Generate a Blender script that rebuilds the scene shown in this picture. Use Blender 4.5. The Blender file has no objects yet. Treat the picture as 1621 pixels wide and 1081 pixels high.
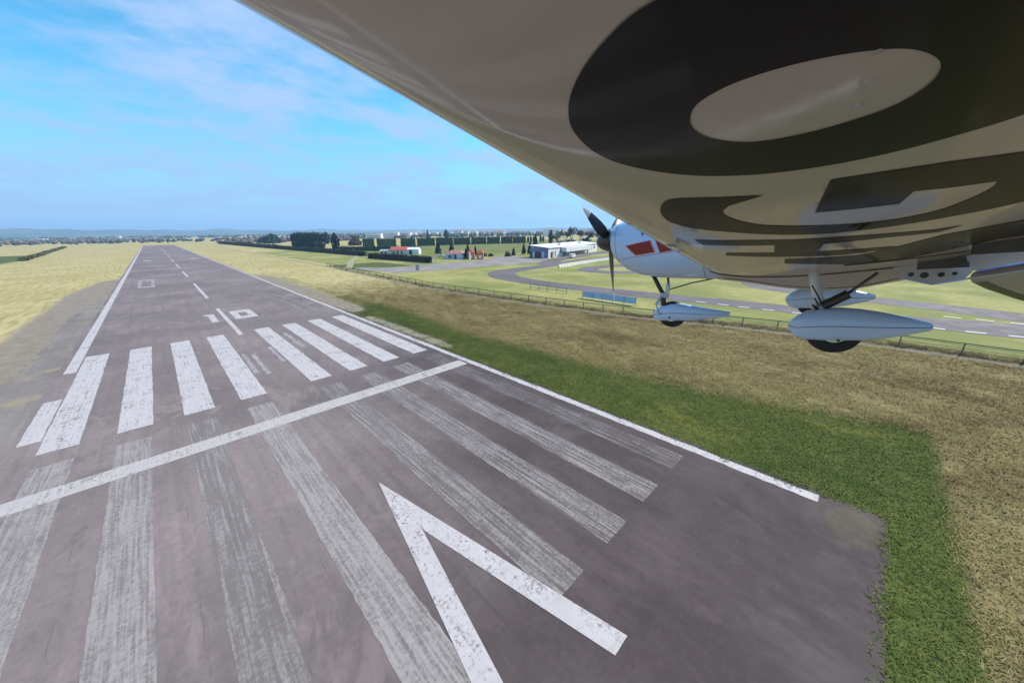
import bpy, bmesh, math, random
import numpy as np
from mathutils import Matrix, Vector
rnd = random.Random(7); rng = np.random.default_rng(7)
S = bpy.context.scene
COL = S.collection
R = math.radians

# ------------------------------------------------------------------ camera
CAM = Vector((-5.9225, -34.1241, 13.0003))
def cam_axes(yaw, pit, rol):
    fw = Vector((math.sin(yaw)*math.cos(pit), math.cos(yaw)*math.cos(pit), -math.sin(pit)))
    rt = Vector((math.cos(yaw), -math.sin(yaw), 0)); up = rt.cross(fw)
    return (math.cos(rol)*rt + math.sin(rol)*up, -math.sin(rol)*rt + math.cos(rol)*up, fw)
cr_, cu_, cf_ = cam_axes(0.7775, 0.3059, -0.0124)
cd = bpy.data.cameras.new('camera'); cam = bpy.data.objects.new('camera', cd); COL.objects.link(cam)
cam.matrix_world = Matrix(((cr_.x, cu_.x, -cf_.x, CAM.x), (cr_.y, cu_.y, -cf_.y, CAM.y), (cr_.z, cu_.z, -cf_.z, CAM.z), (0, 0, 0, 1)))
cd.sensor_width = 36; cd.lens = 36*554.67/1621; cd.clip_start = 0.02; cd.clip_end = 60000
S.camera = cam

# ------------------------------------------------------------------ sky, sun, exposure
SUN_EL = R(41); SUN_AZ = R(104)          # azimuth clockwise from +Y
w = bpy.data.worlds.new('World'); S.world = w; w.use_nodes = True
nt = w.node_tree; N = nt.nodes; L = nt.links
bg = N['Background']; bg.inputs[1].default_value = 0.105
sky = N.new('ShaderNodeTexSky'); sky.sky_type = 'NISHITA'; sky.sun_disc = False
sky.sun_elevation = SUN_EL; sky.sun_rotation = SUN_AZ
sky.altitude = 300; sky.air_density = 1.0; sky.dust_density = 0.15; sky.ozone_density = 4.0
tc = N.new('ShaderNodeTexCoord'); sep = N.new('ShaderNodeSeparateXYZ'); L.new(tc.outputs['Generated'], sep.inputs[0])
def wm(op, a, b=None, clamp=False):
    n = N.new('ShaderNodeMath'); n.operation = op; n.use_clamp = clamp
    for i, v in enumerate((a, b)):
        if v is None: continue
        if isinstance(v, (int, float)): n.inputs[i].default_value = v
        else: L.new(v, n.inputs[i])
    return n.outputs[0]
zc = wm('ADD', wm('MAXIMUM', sep.outputs[2], 0.0), 0.16)
cmb = N.new('ShaderNodeCombineXYZ'); L.new(wm('DIVIDE', sep.outputs[0], zc), cmb.inputs[0]); L.new(wm('DIVIDE', sep.outputs[1], zc), cmb.inputs[1])
mp = N.new('ShaderNodeMapping'); mp.inputs['Rotation'].default_value = (0, 0, R(35)); mp.inputs['Scale'].default_value = (0.95, 1.15, 1)
L.new(cmb.outputs[0], mp.inputs[0])
nz = N.new('ShaderNodeTexNoise'); nz.inputs['Scale'].default_value = 1.5; nz.inputs['Detail'].default_value = 12; nz.inputs['Roughness'].default_value = 0.64; nz.inputs['Distortion'].default_value = 0.25
L.new(mp.outputs[0], nz.inputs['Vector'])
rp = N.new('ShaderNodeMapRange'); rp.interpolation_type = 'SMOOTHSTEP'
for i_, v_ in zip((1, 2, 3, 4), (0.38, 0.64, 0.0, 0.95)): rp.inputs[i_].default_value = v_
L.new(nz.outputs['Fac'], rp.inputs[0])
low = N.new('ShaderNodeMapRange'); low.interpolation_type = 'SMOOTHSTEP'          # thin veil thickens towards the horizon
for i_, v_ in zip((1, 2, 3, 4), (0.0, 0.30, 0.95, 0.0)): low.inputs[i_].default_value = v_
L.new(sep.outputs[2], low.inputs[0])
veil = low.outputs[0]
mx = N.new('ShaderNodeMix'); mx.data_type = 'RGBA'
tint = N.new('ShaderNodeMix'); tint.data_type = 'RGBA'; tint.blend_type = 'MULTIPLY'; tint.inputs[0].default_value = 1.0
tint.inputs[7].default_value = (0.64, 1.62, 1.66, 1)
L.new(sky.outputs[0], tint.inputs[6])
cl = N.new('ShaderNodeMix'); cl.data_type = 'RGBA'; L.new(rp.outputs[0], cl.inputs[0]); L.new(tint.outputs[2], cl.inputs[6]); cl.inputs[7].default_value = (3.3, 4.7, 7.2, 1)
L.new(cl.outputs[2], mx.inputs[6]); mx.inputs[7].default_value = (2.75, 4.25, 6.8, 1); L.new(veil, mx.inputs[0])
L.new(mx.outputs[2], bg.inputs[0])
sd = bpy.data.lights.new('sun', 'SUN'); sd.energy = 4.6; sd.angle = R(0.55); sd.color = (1, 0.93, 0.82)
sun = bpy.data.objects.new('sun', sd); COL.objects.link(sun)
tosun = Vector((math.sin(SUN_AZ)*math.cos(SUN_EL), math.cos(SUN_AZ)*math.cos(SUN_EL), math.sin(SUN_EL)))
sun.rotation_euler = tosun.to_track_quat('Z', 'Y').to_euler(); sun.location = (40, -60, 90)
S.view_settings.view_transform = 'Standard'; S.view_settings.look = 'None'; S.view_settings.gamma = 1; S.view_settings.use_curve_mapping = False
S.view_settings.exposure = 0.42
S.render.engine = 'CYCLES'; S.cycles.use_denoising = True; S.cycles.max_bounces = 8; S.cycles.volume_bounces = 1
S.cycles.caustics_reflective = False

# ------------------------------------------------------------------ helpers
class MB:
    def __init__(s): s.v = []; s.f = []
    def add(s, vs, fs):
        o = len(s.v); s.v += [tuple(map(float, p)) for p in vs]; s.f += [tuple(o+i for i in f) for f in fs]; return s
    def box(s, c, d, ax=None, az=0):
        x, y, z = d[0]/2, d[1]/2, d[2]/2; ca, sa = math.cos(az), math.sin(az); vs = []
        for k in (-z, z):
            for a, b in ((-x, -y), (x, -y), (x, y), (-x, y)): vs.append((c[0]+a*ca-b*sa, c[1]+a*sa+b*ca, c[2]+k))
        return s.add(vs, [(3, 2, 1, 0), (4, 5, 6, 7), (0, 1, 5, 4), (1, 2, 6, 5), (2, 3, 7, 6), (3, 0, 4, 7)])
    def tube(s, pts, rad, n=8, caps=True):
        pts = [Vector(p) for p in pts]; rad = rad if isinstance(rad, (list, tuple)) else [rad]*len(pts); rings = []
        for i, p in enumerate(pts):
            t = (pts[min(i+1, len(pts)-1)]-pts[max(i-1, 0)]).normalized()
            a = t.cross(Vector((0, 0, 1)))
            if a.length < 1e-3: a = t.cross(Vector((0, 1, 0)))
            a.normalize(); b = t.cross(a)
            rings.append([p+rad[i]*(math.cos(2*math.pi*k/n)*a+math.sin(2*math.pi*k/n)*b) for k in range(n)])
        return s.loft(rings, caps)
    def loft(s, rings, caps=True, closed=True):
        n = len(rings[0]); vs = [p for r in rings for p in r]; fs = []
        for i in range(len(rings)-1):
            for k in range(n if closed else n-1):
                k2 = (k+1) % n; fs.append((i*n+k, i*n+k2, (i+1)*n+k2, (i+1)*n+k))
        if caps: fs.append(tuple(range(n))[::-1]); fs.append(tuple((len(rings)-1)*n+k for k in range(n)))
        return s.add(vs, fs)
    def prism(s, poly, z0, z1):
        n = len(poly); return s.add([(x, y, z0) for x, y in poly]+[(x, y, z1) for x, y in poly],
            [tuple(range(n))[::-1], tuple(range(n, 2*n))]+[(i, (i+1) % n, n+(i+1) % n, n+i) for i in range(n)])
    def build(s, name, mat, parent=None, smooth=False, fix=True, sharp=None):
        me = bpy.data.meshes.new(name); me.from_pydata(s.v, [], s.f); me.validate()
        if fix:
            b = bmesh.new(); b.from_mesh(me); bmesh.ops.recalc_face_normals(b, faces=b.faces); b.to_mesh(me); b.free()
        if smooth:
            me.polygons.foreach_set('use_smooth', [True]*len(me.polygons))
            if sharp: me.set_sharp_from_angle(angle=R(sharp))
        if mat: me.materials.append(mat)
        o = bpy.data.objects.new(name, me); COL.objects.link(o)
        if parent: o.parent = parent
        return o
def tag(o, label=None, cat=None, group=None, kind=None):
    if label: o['label'] = label
    if cat: o['category'] = cat
    if group: o['group'] = group
    if kind: o['kind'] = kind
    return o
def empty(name, loc, rz=0):
    o = bpy.data.objects.new(name, None); COL.objects.link(o); o.location = loc; o.rotation_euler = (0, 0, rz); o.empty_display_size = 0.2; return o
def cop(o, parent=None):
    c = o.copy(); COL.objects.link(c); c.parent = parent
    for ch in o.children: cop(ch, c)
    return c
def catmull(pts, n=5, closed=False):
    out = []; m = len(pts); P = [np.array(p, float) for p in pts]
    for i in range(m if closed else m-1):
        a, b, c, d = [P[(i+k) % m] if closed else P[min(max(i+k, 0), m-1)] for k in (-1, 0, 1, 2)]
        for t in np.arange(n)/n: out.append(tuple(.5*(2*b+(c-a)*t+(2*a-5*b+4*c-d)*t*t+(3*b-a-3*c+d)*t**3)))
    if not closed: out.append(tuple(P[-1]))
    return out

# ------------------------------------------------------------------ materials
class NB:
    """small node builder on a Principled material"""
    def __init__(s, name, rough=0.6, spec=0.5):
        s.m = bpy.data.materials.new(name); s.m.use_nodes = True; s.t = s.m.node_tree; s.b = s.t.nodes['Principled BSDF']
        s.b.inputs['Roughness'].default_value = rough; s.b.inputs['Specular IOR Level'].default_value = spec
        s.co = s.t.nodes.new('ShaderNodeTexCoord').outputs['Object']
    def n(s, t): return s.t.nodes.new(t)
    def l(s, a, b): s.t.links.new(a, b)
    def val(s, sock, v):
        if isinstance(v, (int, float)): sock.default_value = v
        elif isinstance(v, tuple): sock.default_value = v if len(v) == len(sock.default_value) else v+(1,)
        else: s.l(v, sock)
    def map(s, scale=(1, 1, 1), rot=(0, 0, 0), loc=(0, 0, 0)):
        m = s.n('ShaderNodeMapping'); m.inputs['Scale'].default_value = scale; m.inputs['Rotation'].default_value = rot; m.inputs['Location'].default_value = loc; s.l(s.co, m.inputs[0]); return m.outputs[0]
    def noise(s, sc, det=4, ro=.55, vec=None, dist=0):
        n = s.n('ShaderNodeTexNoise'); n.inputs['Scale'].default_value = sc; n.inputs['Detail'].default_value = det; n.inputs['Roughness'].default_value = ro; n.inputs['Distortion'].default_value = dist
        s.l(vec if vec is not None else s.co, n.inputs['Vector']); return n.outputs['Fac']
    def voro(s, sc, feat='F1', vec=None):
        n = s.n('ShaderNodeTexVoronoi'); n.feature = feat; n.inputs['Scale'].default_value = sc; s.l(vec if vec is not None else s.co, n.inputs['Vector']); return n.outputs['Distance']
    def ramp(s, v, a, b, lo=0., hi=1.):
        n = s.n('ShaderNodeMapRange'); n.interpolation_type = 'SMOOTHSTEP'; s.val(n.inputs[0], v)
        for i, x in zip((1, 2, 3, 4), (a, b, lo, hi)): n.inputs[i].default_value = x
        return n.outputs[0]
    def math(s, op, a, b=0., c=None, clamp=False):
        n = s.n('ShaderNodeMath'); n.operation = op; n.use_clamp = clamp; s.val(n.inputs[0], a); s.val(n.inputs[1], b)
        if c is not None: s.val(n.inputs[2], c)
        return n.outputs[0]
    def mix(s, f, a, b, mode='MIX'):
        n = s.n('ShaderNodeMix'); n.data_type = 'RGBA'; n.blend_type = mode; s.val(n.inputs[0], f); s.val(n.inputs[6], a); s.val(n.inputs[7], b); return n.outputs[2]
    def color(s, c): s.val(s.b.inputs['Base Color'], c)
    def bump(s, h, st=.3, d=.02):
        n = s.n('ShaderNodeBump'); n.inputs['Strength'].default_value = st; n.inputs['Distance'].default_value = d; s.l(h, n.inputs['Height']); s.l(n.outputs[0], s.b.inputs['Normal'])
    def sepx(s):
        n = s.n('ShaderNodeSeparateXYZ'); s.l(s.co, n.inputs[0]); return n.outputs
def plain(name, c, rough=.6, var=.15, sc=3., coat=0, metal=0, spec=.5, bump=0):
    k = NB(name, rough, spec); f = k.noise(sc, 5)
    c2 = tuple(max(0, x*(1-var)) for x in c); c3 = tuple(min(1, x*(1+var)) for x in c)
    k.color(k.mix(k.ramp(f, .3, .7), c2, c3)); k.b.inputs['Metallic'].default_value = metal
    if coat: k.b.inputs['Coat Weight'].default_value = coat; k.b.inputs['Coat Roughness'].default_value = .04
    if bump: k.bump(k.noise(sc*6, 6), bump, .03)
    return k.m
M = {}
# ground
k = NB('ground_grass', .95, .1)
at = k.n('ShaderNodeVertexColor'); at.layer_name = 'cover'; sp = k.n('ShaderNodeSeparateColor'); k.l(at.outputs[0], sp.inputs[0])
n1 = k.noise(.045, 6, .6); n2 = k.noise(.6, 6, .65); n3 = k.noise(5, 4, .7); nst = k.noise(1.2, 5, .6, k.map((1, .12, 1), (0, 0, R(-28))))
nn = k.math('ADD', k.math('MULTIPLY', n2, .55), k.math('MULTIPLY', n3, .45))
dry = k.mix(k.ramp(n1, .35, .65), (.44, .36, .155), (.54, .45, .23))
dry = k.mix(k.ramp(nst, .44, .66), dry, (.35, .28, .115))
dry = k.mix(k.ramp(n2, .52, .72, 0, .7), dry, (.30, .25, .098))
dry = k.mix(k.ramp(n3, .35, .75), k.mix(1., dry, (.82, .82, .80), 'MULTIPLY'), dry)
grn = k.mix(k.ramp(n2, .35, .68), (.058, .085, .022), (.118, .132, .037))
grn = k.mix(k.ramp(n3, .4, .75), grn, (.09, .12, .03))
lsh = k.mix(k.ramp(n2, .3, .7), (.27, .25, .075), (.37, .33, .13))
lsh = k.mix(k.ramp(n1, .4, .62), lsh, (.20, .21, .062))
bar = k.mix(k.ramp(nn, .35, .65), (.20, .165, .13), (.29, .24, .185))
def msk(ch): return k.ramp(k.math('ADD', sp.outputs[ch], k.math('MULTIPLY', k.math('SUBTRACT', nn, .5), 1.5)), .32, .68)
mea = k.mix(k.ramp(nn, .3, .7), (.175, .135, .057), (.258, .208, .09)); mea = k.mix(k.ramp(k.noise(.16, 6, .68, k.map((1, .6, 1), (0, 0, R(-30))), .4), .5, .66, 0, .75), mea, (.15, .108, .05))
dry = k.mix(at.outputs['Alpha'], dry, mea)
c = k.mix(msk(2), dry, lsh); c = k.mix(msk(0), c, grn); c = k.mix(msk(1), c, bar)
k.color(c); k.bump(nn, .5, .12); M['ground'] = k.m
# asphalt
def asphalt(name, base, seed, lanes=True):
    k = NB(name, .85, .12); x, y, z = k.sepx()
    v = k.map(loc=(seed, seed*2, 0)); a = k.noise(.055, 6, .6, v); b = k.noise(.4, 6, .65, v); g = k.noise(38, 3, .7, v)
    st = k.noise(1.0, 5, .6, k.map((1.6, .03, 1), loc=(seed, 0, 0)))
    d = tuple(t*.70 for t in base); h = tuple(t*1.22 for t in base)
    c = k.mix(k.ramp(a, .34, .66), d, h)
    c = k.mix(k.ramp(b, .5, .8, 0, .35), c, (.22, .19, .18))
    c = k.mix(k.ramp(st, .40, .66, 0, .45), c, d)
    blotch = k.noise(.22, 5, .7, k.map(loc=(9, 3, seed), scale=(1, .55, 1)), 1.0)
    c = k.mix(k.ramp(blotch, .57, .66, 0, .38), c, tuple(t*1.55 for t in base))
    c = k.mix(k.ramp(blotch, .43, .34, 0, .35), c, tuple(t*.5 for t in base))
    if lanes:
        j = k.math('PINGPONG', k.math('ADD', x, k.math('MULTIPLY', k.noise(.7, 3), .12)), 1.875); jl = k.ramp(j, .0, .035, 1, 0)
        c = k.mix(k.math('MULTIPLY', jl, k.ramp(k.noise(.5, 3), .45, .6, 0, .55)), c, tuple(t*.45 for t in base))
    mid = k.noise(3.2, 7, .72, k.map(loc=(seed, 7, 0))); sw = k.noise(.5, 6, .7, k.map((1.4, .5, 1), (0, 0, R(38)), (seed, 1, 0)), .8)
    c = k.mix(k.ramp(mid, .36, .50, .34, 0), c, tuple(t*.55 for t in base)); c = k.mix(k.ramp(mid, .54, .70, 0, .30), c, tuple(t*1.5 for t in base))
    c = k.mix(k.ramp(sw, .44, .30, 0, .45), c, tuple(t*.5 for t in base)); c = k.mix(k.ramp(sw, .56, .70, 0, .5), c, tuple(t*1.45 for t in base))
    cr = k.voro(.16, 'DISTANCE_TO_EDGE', k.map(loc=(seed, 0, 0)))
    cw = k.math('ADD', cr, k.math('MULTIPLY', k.math('SUBTRACT', k.noise(1.1, 4), .5), .10))
    crk = k.math('MULTIPLY', k.ramp(k.math('ABSOLUTE', cw), .0, .006, 1, 0), k.ramp(a, .46, .54))
    c = k.mix(k.math('MULTIPLY', crk, .0), c, (.03, .027, .027))
    c = k.mix(k.ramp(g, .3, .75, 0, .30), c, (.27, .245, .24))
    k.color(c); k.val(k.b.inputs['Roughness'], k.ramp(b, .3, .7, .68, .9)); k.bump(g, .25, .006); return k
k = asphalt('runway_asphalt', (.206, .158, .149), 3); x, y, z = k.sepx()
falloff = k.ramp(k.math('ADD', k.math('ADD', k.math('MULTIPLY', x, .055), k.math('MULTIPLY', y, -.030)), k.math('MULTIPLY', k.math('SUBTRACT', k.noise(.12, 5, .6), .5), 1.1)), .0, 1.2, 0, .85)  # lens falloff put into the asphalt colour, darker towards the near right
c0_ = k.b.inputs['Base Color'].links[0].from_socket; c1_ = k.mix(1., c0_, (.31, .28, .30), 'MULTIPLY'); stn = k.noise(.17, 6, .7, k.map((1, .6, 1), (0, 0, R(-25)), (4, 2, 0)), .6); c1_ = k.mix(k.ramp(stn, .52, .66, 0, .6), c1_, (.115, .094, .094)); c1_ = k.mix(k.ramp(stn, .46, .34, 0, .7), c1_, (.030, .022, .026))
k.color(k.mix(falloff, c0_, c1_))
# moss and silt worn into the corner of the pavement end
dx = k.math('SUBTRACT', x, 14.1); dy = k.math('MULTIPLY', k.math('SUBTRACT', y, -36.0), 1.25)
dd = k.math('SQRT', k.math('ADD', k.math('MULTIPLY', dx, dx), k.math('MULTIPLY', dy, dy)))
mm = k.ramp(k.math('ADD', dd, k.math('MULTIPLY', k.math('SUBTRACT', k.noise(1.6, 7, .75), .5), 5.0)), .5, 2.2, .55, 0)
col = k.b.inputs['Base Color'].links[0].from_socket
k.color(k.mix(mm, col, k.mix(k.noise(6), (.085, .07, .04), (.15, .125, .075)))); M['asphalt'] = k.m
M['track'] = asphalt('track_asphalt', (.135, .112, .115), 11, False).m
k = asphalt('apron_asphalt', (.225, .188, .168), 23, False); col = k.b.inputs['Base Color'].links[0].from_socket
k.color(k.mix(k.ramp(k.noise(.35, 6, .7, k.map((.5, 1, 1), (0, 0, R(20)))), .52, .66, 0, .8), col, (.30, .245, .155))); M['apron'] = k.m
k = NB('gravel', .9, .2); k.color(k.mix(k.ramp(k.noise(.25, 6, .7, k.map((.4, 1, 1), (0, 0, R(-40)))), .35, .65), (.19, .168, .155), (.31, .275, .24))); k.bump(k.noise(20), .3, .03); M['gravel'] = k.m
# paint: worn = share of paint lost
def paint(name, col, lo, hi, hilo, streak, seed):
    k = NB(name, .72, .3); v = k.map(loc=(seed, seed, 0))
    sx = k.noise(1., 6, .65, k.map((7, .22, 1), loc=(seed, 0, 0))); f = k.noise(7, 6, .75, v); b = k.noise(.7, 5, .6, v)
    s_ = k.math('ADD', k.math('ADD', k.math('MULTIPLY', sx, streak), k.math('MULTIPLY', f, .75-streak*.5)), k.math('MULTIPLY', b, .45-streak*.3))
    wear = k.ramp(s_, lo, hi, 0, hilo); asp = k.mix(k.noise(25, 3), (.12, .102, .103), (.18, .155, .155))
    pc = k.mix(k.ramp(b, .3, .7), tuple(t*.88 for t in col), col)
    pc = k.mix(k.ramp(k.noise(1.6, 6, .7, k.map((1, 2.2, 1), (0, 0, R(15)), (seed, 4, 0))), .50, .68, 0, .5), pc, (.34, .30, .28))
    k.color(k.mix(k.math('MULTIPLY', wear, .5), pc, asp)); k.val(k.b.inputs['Alpha'], k.math('SUBTRACT', 1., wear)); k.bump(k.noise(40, 3), .2, .004); return k.m
M['paint'] = paint('white_runway_paint', (.51, .46, .452), .62, .80, .78, .28, 1)
M['paint_bar'] = paint('white_bar_paint', (.47, .42, .40), .62, .82, .75, .3, 8)
M['paint_old'] = [paint('worn_old_paint', (.315, .27, .255), .51, .81, .80, .65, 5), paint('worn_old_paint_pale', (.35, .30, .285), .55, .86, .72, .55, 17), paint('nearly_gone_paint', (.30, .255, .245), .46, .74, .88, .7, 31)]
M['paint_far'] = paint('faded_paint', (.46, .41, .405), .50, .80, .7, .3, 12)
# aircraft
def gloss(name, c, rough=.25, coat=1., ct=.03, dirt=.1):
    k = NB(name, rough); f = k.noise(2.2, 6, .65); s_ = k.noise(1.3, 5, .6, k.map((5, .6, 1)))
    k.color(k.mix(k.ramp(k.math('ADD', k.math('MULTIPLY', f, .5), k.math('MULTIPLY', s_, .5)), .42, .66, 0, dirt), c, (.32, .27, .20)))
    k.b.inputs['Specular IOR Level'].default_value = .12; k.b.inputs['Coat Weight'].default_value = coat; k.b.inputs['Coat Roughness'].default_value = ct
    k.val(k.b.inputs['Coat Roughness'], k.ramp(k.noise(5, 5, .7), .3, .75, ct, ct+.09))
    bp = k.n('ShaderNodeBump'); bp.inputs['Strength'].default_value = .06; bp.inputs['Distance'].default_value = .02; k.l(k.noise(1.4, 2, .4), bp.inputs['Height'])
    k.l(bp.outputs[0], k.b.inputs['Coat Normal']); return k.m
M['wing'] = gloss('white_wing_gelcoat', (.44, .402, .415), .45, .8, .03, .16)
M['white'] = gloss('white_paint_sky_tint', (.46, .58, .80), .3, 1., .04, .03)  # white paint with the blue cast of the sky put into its colour
M['letter'] = gloss('black_vinyl', (.006, .005, .006), .5, .3, .05, 0)
M['letter2'] = gloss('brown_black_vinyl', (.012, .008, .006), .5, .2, .05, 0)
M['red'] = gloss('red_vinyl', (.22, .006, .012), .4, .7, .06, 0)
M['redline'] = gloss('pink_vinyl_border', (.75, .35, .38), .4, .6, .06, 0)
M['black'] = plain('black_composite', (.012, .012, .013), .35, .3, 6, .4)
M['rubber'] = plain('tyre_rubber', (.014, .014, .014), .8, .3, 12)
M['alu'] = plain('bare_aluminium', (.55, .58, .62), .28, .12, 5, 0, 1)
M['nose_sky'] = gloss('flap_nose_sky_tint', (.10, .19, .42), .3, 1., .05, .0); M['slot'] = gloss('slot_sky_tint', (.66, .78, .95), .3, 1., .05, .0)  # sky reflection put into the colours of flap nose and slot panel
M['steel'] = plain('painted_strut', (.62, .63, .66), .35, .1, 5, .5)
M['darkgrey'] = plain('dark_grey_metal', (.07, .07, .075), .45, .2, 8)
M['seam'] = plain('seam_sealant', (.085, .075, .06), .6, .2, 8)
k = NB('canopy_glass', .03); k.color((.05, .07, .08)); k.b.inputs['Transmission Weight'].default_value = .85; k.b.inputs['IOR'].default_value = 1.2; M['glass'] = k.m
# buildings etc.
M['wall_white'] = plain('white_render', (.74, .72, .70), .85, .08, .3)
M['wall_cream'] = plain('cream_render', (.66, .60, .50), .85, .1, .3)
M['wall_shade'] = plain('end_wall_shade_blue', (.16, .18, .30), .6, .15, .4)  # shade of the hangar's end wall put into its colour
M['wall_paleblue'] = plain('pale_blue_render', (.48, .54, .72), .8, .1, .5)
M['wall_pink'] = plain('pinkish_render', (.62, .47, .42), .85, .12, .3)
M['wall_orange'] = plain('orange_render', (.55, .20, .085), .8, .15, .5)
M['roof_red'] = plain('red_roof_tiles', (.44, .10, .07), .8, .25, .8)
M['roof_brown'] = plain('faded_roof_tiles', (.42, .19, .15), .8, .2, .8)
M['roof_white'] = plain('white_roof_sheet', (.76, .75, .73), .6, .08, .3)
M['roof_grey'] = plain('grey_roof_sheet', (.36, .36, .37), .6, .15, .3)
M['door_red'] = plain('dark_red_door', (.14, .025, .03), .6, .2, 1)
M['dark'] = plain('dark_opening', (.03, .03, .035), .5, .3, 1)
M['pane'] = plain('window_glass', (.04, .05, .07), .12, .2, 1)
M['panel_blue'] = plain('pale_blue_board', (.36, .47, .66), .5, .12, .6)
M['post'] = plain('weathered_post', (.17, .15, .13), .85, .25, 2)
M['frame_grey'] = plain('grey_frame', (.20, .22, .25), .6, .2, 2)
M['kerb'] = plain('white_kerb', (.46, .43, .41), .7, .12, 2)
M['block'] = plain('white_barrier_plastic', (.80, .78, .66), .6, .1, 1)
M['fig'] = plain('white_banner_cloth', (.78, .74, .66), .8, .1, 2)
M['bark'] = plain('bark', (.10, .075, .055), .9, .3, 3, bump=.4)
def foliage(name, a, b, sc=.5):
    k = NB(name, .75, .25); oi = k.n('ShaderNodeNewGeometry'); k.color(k.mix(k.ramp(k.math('ADD', k.math('MULTIPLY', k.noise(sc, 4, .7), .7), k.math('MULTIPLY', oi.outputs['Random Per Island'], .3)), .32, .68), a, b)); return k.m
M['hedge'] = foliage('hedge_leaves', (.020, .048, .022), (.050, .088, .034))
M['conifer'] = foliage('conifer_needles', (.012, .030, .018), (.030, .052, .024))
M['cypress'] = foliage('cypress_foliage', (.012, .026, .024), (.026, .044, .030))
M['darkhedge'] = foliage('dark_bramble', (.026, .030, .020), (.062, .056, .034))
M['twigs'] = foliage('bare_twigs', (.085, .060, .045), (.155, .105, .075))
M['bush'] = foliage('bush_leaves', (.06, .068, .028), (.115, .105, .05))
M['wood_far'] = foliage('far_winter_wood', (.085, .068, .062), (.155, .115, .095), .02)
M['wood_green'] = foliage('far_evergreen_wood', (.022, .038, .030), (.060, .075, .046), .02)
def blades(name, a, b, sc, patch):
    k = NB(name, .8, .1); oi = k.n('ShaderNodeNewGeometry'); lo_ = k.noise(.16, 6, .68, k.map((1, .6, 1), (0, 0, R(-30))), .4)
    c_ = k.mix(k.ramp(k.math('ADD', k.math('MULTIPLY', k.noise(sc, 4, .7), .6), k.math('MULTIPLY', oi.outputs['Random Per Island'], .4)), .30, .70), a, b)
    c_ = k.mix(k.ramp(lo_, .50, .66, 0, .75), c_, patch[0]); c_ = k.mix(k.ramp(lo_, .46, .33, 0, .7), c_, patch[1]); k.color(c_)
    m_ = k.m; t_ = m_.node_tree; df = t_.nodes.new('ShaderNodeBsdfDiffuse'); up_ = t_.nodes.new('ShaderNodeCombineXYZ'); up_.inputs[2].default_value = 1.0
    t_.links.new(c_, df.inputs[0]); t_.links.new(up_.outputs[0], df.inputs['Normal']); t_.links.new(df.outputs[0], t_.nodes['Material Output'].inputs[0]); return m_
M['drygrass'] = blades('dry_grass_blades', (.20, .157, .065), (.305, .245, .11), .35, ((.135, .095, .044), (.26, .225, .095)))
M['greengrass'] = blades('green_grass_blades', (.066, .092, .024), (.142, .155, .044), .3, ((.06, .09, .025), (.235, .22, .055)))
k = NB('hill_land', .95, .1); k.color(k.mix(k.ramp(k.noise(.0016, 6, .7), .4, .6), (.045, .065, .040), (.14, .125, .085))); M['hill'] = k.m

# ------------------------------------------------------------------ ground sheet
def axis(segs):
    out = []
    for a, b, st in segs: out += list(np.arange(a, b, st))
    return out
far = [160, 200, 250, 310, 400, 520, 700, 950, 1300, 1900, 3000, 5000, 8000, 14000, 26000]
XS = np.array([-v for v in far[::-1]]+axis([(-140, -40, 5), (-40, 60, .8), (60, 150, 2.5)])+far[0:])
YS = np.array([-26000, -8000, -2500, -900, -400, -200, -120, -90]+axis([(-70, 110, .8), (110, 300, 3.), (300, 700, 10.)])+[700, 760, 850, 1000, 1300, 1900, 3000, 5000, 8000, 14000, 26000])
def sm(v, a, b): t = np.clip((v-a)/(b-a), 0, 1); return t*t*(3-2*t)
FENCE = [(44, 125), (42.3, 93.5), (40.5, 45), (41, 30), (43, 8.7), (45.6, -9.1), (49.5, -22), (51.6, -32), (52.2, -46.5), (53, -75)]
fy = np.array([p[1] for p in FENCE][::-1]); fx = np.array([p[0] for p in FENCE][::-1])
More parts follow.
